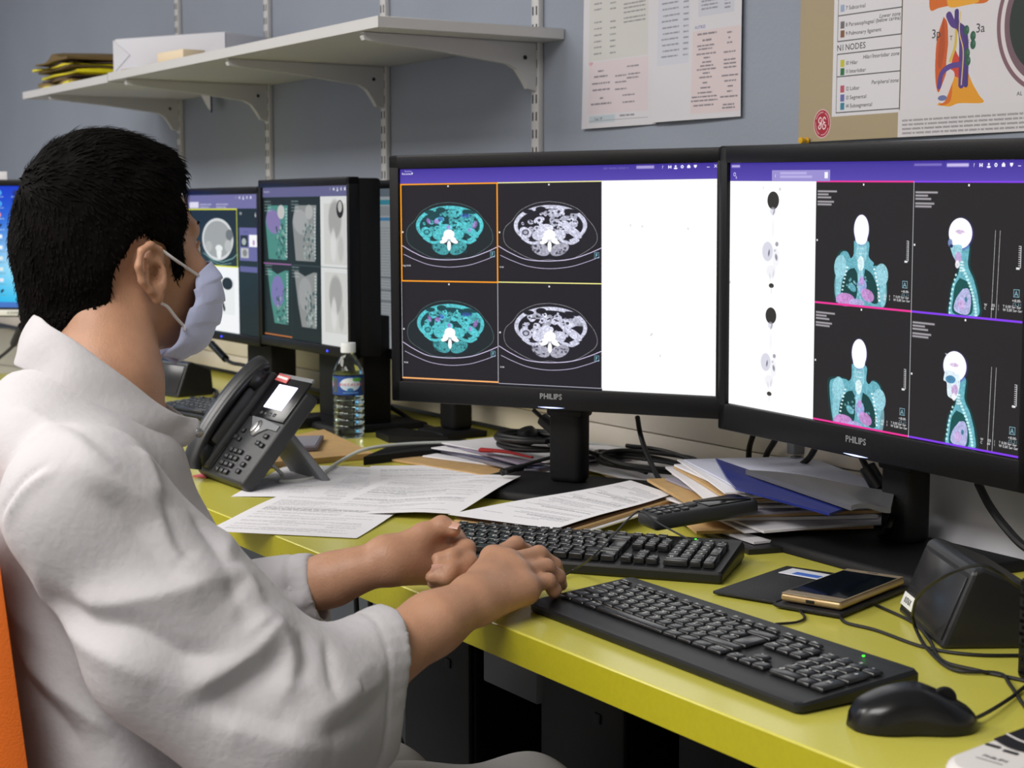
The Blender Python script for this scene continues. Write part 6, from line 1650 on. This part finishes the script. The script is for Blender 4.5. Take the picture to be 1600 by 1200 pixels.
# eyebrows and eyes
for s in (-1, 1):
    MB().tube([tuple(Hd(.0935, s * .012, .0035)), tuple(Hd(.0905, s * .026, .0065)), tuple(Hd(.0805, s * .042, .005)), tuple(Hd(.073, s * .050, .001))], lambda t: .0026 * (1 - .5 * t), 8, flat=.6).build('eyebrow', HAIR, man)
    ey = MB().lathe([(.0001, -.0112)] + [(.0112 * math.cos(R_(a)), .0112 * math.sin(R_(a))) for a in range(-75, 76, 15)] + [(.0001, .0112)], 20, T=Matrix.Translation(Vector(Hd(.0752, s * .031, -.022)))).build('eye', mat('eye white', (215, 210, 205), .2), man)
    pp = Vector(Hd(.0866, s * .031, -.022)); pd = Vector(HR[:, 0])
    ir = MB().lathe([(.0001, .0006), (.0048, 0), (.0050, -.0008)], 16, T=Matrix.Translation(pp) @ pd.to_track_quat('Z', 'Y').to_matrix().to_4x4()).build('iris', mat('dark iris', (40, 28, 22), .15), ey)
    lid = MB()
    for zz, r_ in ((.0075, .0022), (-.0085, .0020)):
        lid.tube([tuple(Hd(.0840, s * .020, -.022 + zz * .25)), tuple(Hd(.0860, s * .031, -.022 + zz * .85)), tuple(Hd(.0770, s * .044, -.022 + zz * .3))], r_, 8)
    lid.build('eyelid', SKIN, ey)

# ------------------------------------------------------------------ face mask
MASK = mat('pale lilac mask fabric', (206, 214, 252), 0.7, var=0.02, bump=0.2, bscale=500)
cp = spline([(.098, 0, -.036), (.111, 0, -.054), (.114, 0, -.072), (.110, 0, -.092), (.101, 0, -.110), (.085, 0, -.132), (.050, 0, -.146)], 8)
sp_ = spline([(.068, .058, -.048), (.062, .0635, -.060), (.060, .064, -.074), (.048, .065, -.088), (.040, .064, -.102), (.034, .060, -.118), (.018, .050, -.132)], 8)
nv = len(cp); nu = 24; vs = []; fs = []
for j in range(nv):
    v = j / (nv - 1)
    pl = .0045 * (((v * 4.2 + .2) % 1.0) - .5) * (1 if .08 < v < .93 else 0)
    for i in range(nu + 1):
        u = (i / nu) * 2 - 1; a = abs(u)
        c, s_ = cp[j], sp_[j]
        w = a ** 2.2
        x = c.x * (1 - w) + s_.x * w; y = math.copysign(s_.y * math.sin(a * PI / 2) ** .92, u); z = c.z * (1 - w) + s_.z * w
        x += pl * (1 - .3 * a) + .0015 * math.sin(u * 9 + v * 7)
        z += .002 * math.sin(u * 7)
        vs.append(tuple(Hd(x, y, z)))
for j in range(nv - 1):
    for i in range(nu): a = j * (nu + 1) + i; fs.append((a, a + 1, a + nu + 2, a + nu + 1))
mk = MB().add(vs, fs).build('face_mask', MASK, man, angle=80)
so = mk.modifiers.new('thickness', 'SOLIDIFY'); so.thickness = .0014; so.offset = 1
EAR = mat('white elastic', (228, 224, 228), .6)
for s in (-1, 1):
    H = lambda x, y, z: tuple(Hd(x, s * y, z))
    lp = MB().tube([H(.068, .0600, -.050), H(.052, .0690, -.040), (H(.032, .0790, -.027)), H(.018, .0800, -.016), H(.006, .0800, -.010)], .0017, 8)
    lp.tube([H(.042, .0655, -.102), H(.032, .0710, -.092), H(.020, .0780, -.078), H(.011, .0800, -.072), H(.002, .0800, -.064)], .0017, 8)
    lp.tube([H(.006, .0800, -.010), H(-.004, .0780, -.016), H(-.006, .0760, -.030), H(-.004, .0770, -.050), H(.002, .0800, -.064)], .0017, 8)
    lp.build('ear_loop', EAR, mk)
    MB().rbox((0, 0, 0), (.006, .0016, .006), .0005, T=Matrix.Translation(Vector(H(.0420, .0668, -.1040)))).build('loop_weld', EAR, mk)
# finger nails that show
NAIL = mat('finger nail', (208, 160, 142), .35)
def nail(c, n, t, w=.0055, l=.0065):
    n = Vector(n).normalized(); t = Vector(t); t = (t - n * t.dot(n)).normalized(); s = n.cross(t)
    T = Matrix((s, t, n)).transposed().to_4x4(); T.translation = Vector(c)
    mb = MB(); vs = []; 
    for j in range(5):
        for i in range(7):
            u, v = i / 6 * 2 - 1, j / 4 * 2 - 1; ww = w * (1 - .18 * max(0, v) ** 2)
            vs.append((u * ww, v * l, .0010 * (1 - u * u) - .0004))
    mb.add(vs, [(j * 7 + i, j * 7 + i + 1, j * 7 + i + 8, j * 7 + i + 7) for j in range(4) for i in range(6)], T).build('fingernail', NAIL, man)
def toward(p, k): 
    v = np.array(CAMP - PO) - p; v = v / np.linalg.norm(v); return v * k
for tip, prev, r_, up in ((thL[3], thL[2], .0080, .9), (chL[1][2], chL[1][1], .0066, .1)):
    n_ = toward(tip, 1.0) + np.array((0, 0, up)); n_ /= np.linalg.norm(n_)
    t_ = (tip - prev); t_ /= np.linalg.norm(t_); n_ -= t_ * (n_ @ t_); n_ /= np.linalg.norm(n_)
    nail(tip + n_ * r_ + t_ * .0015, n_, t_, .0048, .0058)
# forearm hairs
hv = []; hf = []
for a, b, ra, rb, cnt_ in ((A_(640, 1000, 1.605), A_(720, 948, 1.65), .031, .023, 260), (A_(508, 905, 1.775), A_(585, 880, 1.775), .029, .022, 220)):
    ax = (b - a); L = np.linalg.norm(ax); ax = ax / L; s1 = np.cross(ax, (0, 0, 1)); s1 /= np.linalg.norm(s1); s2 = np.cross(s1, ax)
    for k in range(cnt_):
        t = rs.uniform(0, 1); g = rs.uniform(0, 2 * PI); rr = (ra + (rb - ra) * t) + .0012
        n_ = s1 * math.cos(g) + s2 * math.sin(g); p = a + ax * L * t + n_ * (rr - .002); d_ = ax * rs.uniform(.4, 1) + n_ * .55 + np.array((0, 0, -.3)) + rs.normal(0, .25, 3); d_ /= np.linalg.norm(d_)
        e = p + d_ * rs.uniform(.005, .009); w = np.cross(d_, n_) * .00016; m = len(hv); hv += [tuple(p - w), tuple(p + w), tuple(e)]; hf.append((m, m + 1, m + 2))
MB().add(hv, hf).build('arm_hair', mat('dark arm hair', (58, 40, 30), .6), body, smooth=False)['kind'] = 'stuff'

# ------------------------------------------------------------------ lab coat
COAT = mat('white cotton drill', (186, 183, 186), 0.85, var=0.012, vscale=40, bump=0.3, bscale=140, sheen=.1)
fz = R_(75); BF = np.array((math.cos(fz), math.sin(fz), 0), np.float32); BR = np.array((math.sin(fz), -math.cos(fz), 0), np.float32); BU = np.array((0, 0, 1), np.float32)
BM = np.stack([BR, BF, BU], 1)
def Bd(r, f_, z): return (L_(-1.625, .485, 0) + BR * r + BF * f_ + BU * z).astype(np.float32)
def be(c, r, k=.03, op='+'): return E_(Bd(*c), r, BM, k, op)
cufR_top, cufR_bot = A_(600, 1026, 1.580), A_(562, 1152, 1.555)
coat = [be((0, .040, .79), (.178, .102, .17)), be((0, .058, .62), (.185, .122, .22), .05), be((0, .085, .52), (.215, .160, .10), .05),
        C_(Bd(.03, .02, .918), SR, .058, .064, .05), C_(Bd(-.03, .02, .918), SL, .058, .062, .05), C_(Bd(.0, .012, .952), Bd(.02, .075, .900), .066, .060, .03), be((.03, -.012, .935), (.10, .055, .055), .03),
        be((0, .078, .775), (.140, .098, .105), .05),
        # right sleeve
        C_(SR, ER, .069, .078, .03), C_(ER, cufR_top, .064, .047, .03), C_(A_(430, 1150, 1.50), cufR_bot, .052, .040, .045), C_(A_(250, 1020, 1.475), A_(430, 1140, 1.50), .070, .066, .04),
        # left sleeve
        C_(SL, EL, .068, .066, .03), C_(EL, A_(498, 922, 1.780), .062, .040, .03)]
# gentle overall unevenness
_cn = [(rnd.uniform(14, 34), rnd.uniform(0, 6), rnd.uniform(14, 34), rnd.uniform(0, 6), rnd.uniform(14, 34), rnd.uniform(0, 6)) for _ in range(4)]
def base_coat(P):
    d = ev(coat, P); nz = 0
    for a, b, c_, e, g_, h_ in _cn: nz = nz + np.sin(P[..., 0] * a + b) * np.sin(P[..., 1] * c_ + e) * np.sin(P[..., 2] * g_ + h_)
    return d - nz * .0022
def plane(p, n):
    n = np.array(n, np.float32); n = n / np.linalg.norm(n); return lambda P: (P - p) @ n
def coat_fn(P):
    d = base_coat(P)
    # cuffs: cut square, then hollowed
    for tip, prev, rad in ((cufR_top, ER, .19), (A_(498, 922, 1.780), EL, .10)):
        ax = (tip - prev); ax = ax / np.linalg.norm(ax)
        if rad > .15: ax = ax + np.array((0, 0, -.42)); ax = ax / np.linalg.norm(ax)
        near = np.linalg.norm(P - tip, axis=-1) - rad
        cut = (P - tip) @ ax
        hollow = np.maximum(d + .0075, -cut - .075)
        d = np.where(near < 0, np.maximum(np.maximum(d, cut), -hollow), d)
    # neck hole
    d = smax(d, -sd_cone(P, NB + np.array((0, 0, -.02), np.float32), NB + np.array((0, .02, .10), np.float32), .062, .070), .006)
    # open front below the collar
    return d
pos, f = nets([('+', .0001, coat_fn)], (-.42, -.22, .38), (.36, .50, 1.08), .0034)
nrm = vnormals(pos, f)
# folds: lines laid on the cloth, pushed out (ridges) or in (valleys)
from mathutils.bvhtree import BVHTree
bvh = BVHTree.FromPolygons([Vector(p) for p in pos], [tuple(int(i) for i in q_) for q_ in f])
def on_cloth(px, py):
    o_ = CAMP - PO; d_ = (cf + cr * ((px - 800) / 2570) + cu * ((600 - py) / 2570)).normalized()
    h_ = bvh.ray_cast(o_, d_)
    return None if h_[0] is None else h_[0]
FOLDS = [  # amplitude (m), half width (m), outline in the photograph
    (.010, .017, [(105, 722), (150, 745), (205, 775), (245, 806), (262, 850), (285, 878), (340, 904)]),
    (-.007, .012, [(130, 765), (190, 800), (232, 850), (262, 890), (310, 918)]),
    (-.006, .011, [(246, 765), (262, 815), (280, 858), (300, 880)]),
    (.012, .018, [(115, 925), (160, 945), (225, 938), (290, 922), (352, 902)]),
    (-.011, .013, [(100, 940), (150, 968), (205, 978), (250, 1000), (300, 1024), (368, 1020)]),
    (.009, .016, [(60, 880), (80, 930), (120, 985), (180, 1030), (250, 1062)]),
    (.011, .015, [(296, 1080), (340, 1054), (400, 1016), (424, 985), (440, 966)]),
    (-.010, .013, [(310, 1105), (360, 1080), (415, 1045), (442, 1010)]),
    (.008, .014, [(430, 975), (452, 1020), (455, 1060), (436, 1098)]),
    (-.007, .010, [(470, 985), (478, 1030), (460, 1075)]),
    (-.005, .006, [(510, 1000), (516, 1045), (521, 1090)]),
    (.007, .016, [(478, 1128), (530, 1100), (575, 1062), (600, 1040)]),
    (-.006, .012, [(500, 1150), (550, 1130), (590, 1090)]),
    (.008, .018, [(330, 1130), (390, 1142), (450, 1160), (520, 1170)]),
    (-.006, .014, [(345, 1098), (400, 1118), (465, 1140)]),
    (.007, .014, [(360, 930), (390, 960), (412, 985)]),
    (-.006, .010, [(352, 905), (372, 945), (395, 985)]),
    (.006, .012, [(335, 820), (352, 860), (385, 905), (405, 950)]),
    (-.005, .010, [(300, 800), (330, 845), (350, 890)]),
    (.006, .014, [(20, 640), (70, 660), (130, 700), (180, 745)]),
    (-.004, .010, [(60, 640), (110, 668), (170, 715)]),
    (.006, .013, [(215, 700), (235, 740), (250, 790)]),
    (-.0035, .0035, [(2, 806), (14, 782), (30, 758), (50, 740), (76, 726)]),
    (.004, .006, [(8, 815), (22, 790), (38, 768), (60, 750), (84, 738)]),
    (.007, .014, [(28, 1000), (70, 1060), (130, 1110), (180, 1150)]),
    (-.006, .012, [(40, 1060), (90, 1120), (130, 1170)]),
    (.006, .013, [(10, 870), (20, 940), (50, 990)]),
    (.005, .010, [(405, 900), (440, 895), (480, 885)]), (-.004, .008, [(410, 930), (450, 920), (490, 905)]), (.004, .008, [(440, 950), (470, 940), (493, 930)]),
]
disp = np.zeros(len(pos))
for amp, wd_, line in FOLDS:
    pts = [on_cloth(*p) for p in line]; pts = [p for p in pts if p is not None]
    if len(pts) < 2: continue
    sp3 = np.array([tuple(p) for p in spline(pts, 5)])
    best = np.full(len(pos), 9.0); tt = np.zeros(len(pos)); n_ = len(sp3) - 1
    near = np.where((np.abs(pos - sp3.mean(0)).max(1) < np.abs(sp3 - sp3.mean(0)).max() + wd_ * 4))[0]
    Q = pos[near]; bb = np.full(len(near), 9.0); ta = np.zeros(len(near))
    for i in range(n_):
        a, b = sp3[i], sp3[i + 1]; ab = b - a; L2 = ab @ ab + 1e-12
        if L2 > .003: continue
        t = np.clip(((Q - a) @ ab) / L2, 0, 1); d_ = np.linalg.norm(Q - a - t[:, None] * ab, axis=1)
        m_ = d_ < bb; bb[m_] = d_[m_]; ta[m_] = (i + t[m_]) / n_
    taper = np.clip(np.sin(np.clip(ta, 0, 1) * PI) * 1.6, 0, 1)
    disp[near] += amp * 1.0 * np.exp(-(bb / wd_) ** 1.45) * (.25 + .75 * taper)
# hems at the cuffs: a narrow stitched groove
for tip, prev, off in ((cufR_top, ER, .028), (A_(498, 922, 1.780), EL, .020)):
    ax = tip - prev; ax /= np.linalg.norm(ax)
    if off > .025: ax = ax + np.array((0, 0, -.42)); ax /= np.linalg.norm(ax)
    s_ = (pos - tip) @ ax; nr = np.linalg.norm(pos - tip, axis=1) < .17
    disp = np.where(nr & (s_ > -.075), np.where(np.abs(disp) > .004, np.sign(disp) * .004, disp), disp)
    disp += np.where(nr, -.0016 * np.exp(-((s_ + off) / .0028) ** 2), 0)
    ang = np.arctan2((pos - tip) @ np.cross(ax, (0, 0, 1)), (pos - tip)[:, 2])
    disp += np.where(nr & (s_ > -off), .0002 * np.sin(ang * 22), 0)
pos = pos + nrm * disp[:, None]
lab = mesh_obj('lab_coat', pos, f, COAT, man)
# collar: a standing band round the neck, dipping to the throat where it is open
def NBf(r, f_, z): return Vector((float(NB[0] + BR[0] * r + BF[0] * f_), float(NB[1] + BR[1] * r + BF[1] * f_), z))
ctop = [(.012, .129, .947), (.055, .095, .961), (.072, .053, .996), (.067, .005, 1.034), (.036, -.022, 1.052), (0, -.030, 1.057)]
cbot = [(.044, .108, .922), (.090, .064, .936), (.096, .022, .965), (.082, -.008, .990), (.044, -.040, 1.004), (0, -.050, 1.008)]
def ring(pts): 
    L = spline([NBf(*p) for p in pts] + [NBf(-p[0], p[1] - (.012 if p[1] > .12 else 0), p[2]) for p in pts[-2::-1]], 5); return L
rt, rb_ = ring(ctop), ring(cbot)
vs = []; fs = []
for k, (a, b) in enumerate(zip(rb_, rt)):
    for j in range(5):
        t = j / 4; p = a * (1 - t) + b * t
        o_ = (p - NBf(0, .04, p.z)).normalized()
        p = p + o_ * (.006 * math.sin(t * PI) + .0016 * math.sin(k * .9 + j) + (.003 if j == 0 else 0))
        vs.append(tuple(p))
for k in range(len(rt) - 1):
    for j in range(4): b_ = k * 5 + j; fs.append((b_, b_ + 1, b_ + 6, b_ + 5))
cl = MB().add(vs, fs).build('collar', COAT, lab, angle=80)
so = cl.modifiers.new('thickness', 'SOLIDIFY'); so.thickness = .0034; so.offset = 0
sb = cl.modifiers.new('smooth', 'SUBSURF'); sb.levels = 2; sb.render_levels = 2
# front placket edge with snap
pts = [on_cloth(296, 690), on_cloth(290, 730), on_cloth(286, 765)]
sn = on_cloth(288, 676) or Vector(vs[1])
sn = Vector(vs[2]) + (CAMP - PO - Vector(vs[2])).normalized() * .004
MB().lathe([(.0001, .0022), (.003, .002), (.0048, .0008), (.005, -.0015)], 16, T=Matrix.Translation(sn) @ (Vector(BR) * .8 + Vector(BF) * .2).to_track_quat('Z', 'Y').to_matrix().to_4x4()).build('snap_button', SILVER, cl)

# ------------------------------------------------------------------ trousers and shoes
TRS = mat('white cotton trousers', (170, 168, 170), 0.85, bump=.25, bscale=900)
tr_ = []
for s, kx, fx in ((1, -1.43, -1.40), (-1, -1.76, -1.80)):
    hip = L_(-1.60 + s * .10, .52, .53 if s > 0 else .50); kn = L_(kx, .93, .505 if s > 0 else .43); an = L_(fx, 1.00, .09)
    tr_ += [C_(hip, kn, .088, .068, .03), C_(kn, an, .066, .050, .03)]
tr_ += [E_(L_(-1.60, .51, .54), (.19, .12, .12), None, .04)]
def tr_fn(P): return ev(tr_, P) - .003 * np.sin(P[..., 1] * 40 + P[..., 0] * 25) * np.sin(P[..., 2] * 30)
pos, f = nets([('+', .0001, tr_fn)], (-.45, -.25, .02), (.40, .70, .72), .006)
mesh_obj('trousers', pos, f, TRS, man)
for fx in (-1.40, -1.80):
    sh = [C_(L_(fx, .985, .055), L_(fx, 1.16, .038), .042, .030, .02), E_(L_(fx, 1.09, .045), (.045, .11, .035), None, .02)]
    pos, f = nets(sh + [('&', .004, lambda P: .004 - P[..., 2])], (fx - PO.x - .09, .38, -.03), (fx - PO.x + .09, .80, .15), .006)
    mesh_obj('shoe', pos, f, mat('white clog', (205, 205, 205), .5), man)

# ================================================================== office chair
chx = thing('office_chair', 'orange-backed office chair the man sits on, cut off by the left edge', 'chair', (-1.594, .600, 0), fz - R_(90))
ORG = mat('orange upholstery', (206, 96, 10), .7, bump=.3, bscale=500)
vs = []; fs = []; na, nb_ = 16, 16
for sd in (0, 1):
    for i in range(na + 1):
        for j in range(nb_ + 1):
            u, v = i / na * 2 - 1, j / nb_
            wd_ = .215 * (1 - .10 * (2 * v - 1) ** 4) * (1 - .12 * v)
            rr = (1 - max(0, (abs(2 * v - 1) - .75) / .25) ** 2 * .25)
            x = u * wd_ * rr; z = .50 + .40 * v; y = -.185 - .04 * v + .05 * u * u + (.0 if sd else -.045 * (1 - .35 * (u * u)) * (1 - .3 * (2 * v - 1) ** 2))
            vs.append((x, y, z))
N = (na + 1) * (nb_ + 1)
for i in range(na):
    for j in range(nb_):
        a = i * (nb_ + 1) + j; fs += [(a, a + 1, a + nb_ + 2, a + nb_ + 1), (N + a, N + a + nb_ + 1, N + a + nb_ + 2, N + a + 1)]
for i in range(na):
    for a in (i * (nb_ + 1), i * (nb_ + 1) + nb_): fs.append((a, a + nb_ + 1, N + a + nb_ + 1, N + a))
for j in range(nb_):
    for a in (j, na * (nb_ + 1) + j): fs.append((a, N + a, N + a + 1, a + 1))
MB().add(vs, fs).build('backrest', ORG, chx, angle=70)
MB().rbox((0, .04, .405), (.47, .46, .07), .03, seg=4).build('seat', ORG, chx)
MB().tube([(0, -.10, .36), (0, -.24, .38), (0, -.285, .50), (0, -.275, .66)], .018, 10).build('back_support', BLACKM, chx)
MB().lathe([(.045, .34), (.045, .37)], 20).lathe([(.016, .20), (.016, .35)], 16).lathe([(.027, .08), (.027, .22)], 16).build('gas_lift', BLACKM, chx)
for k in range(5):
    a = R_(72 * k + 10); c_, s_ = math.cos(a), math.sin(a)
    MB().tube([(.02 * c_, .02 * s_, .095), (.15 * c_, .15 * s_, .085), (.29 * c_, .29 * s_, .062)], .016, 8).build('leg', BLACKM, chx)
    cs = MB().lathe([(.012, -.011), (.025, -.011), (.025, .011), (.012, .011)], 16, T=TR((.29 * c_, .29 * s_, .026), a + PI / 2, R_(90))); cs.build('castor', BLACKM, chx)
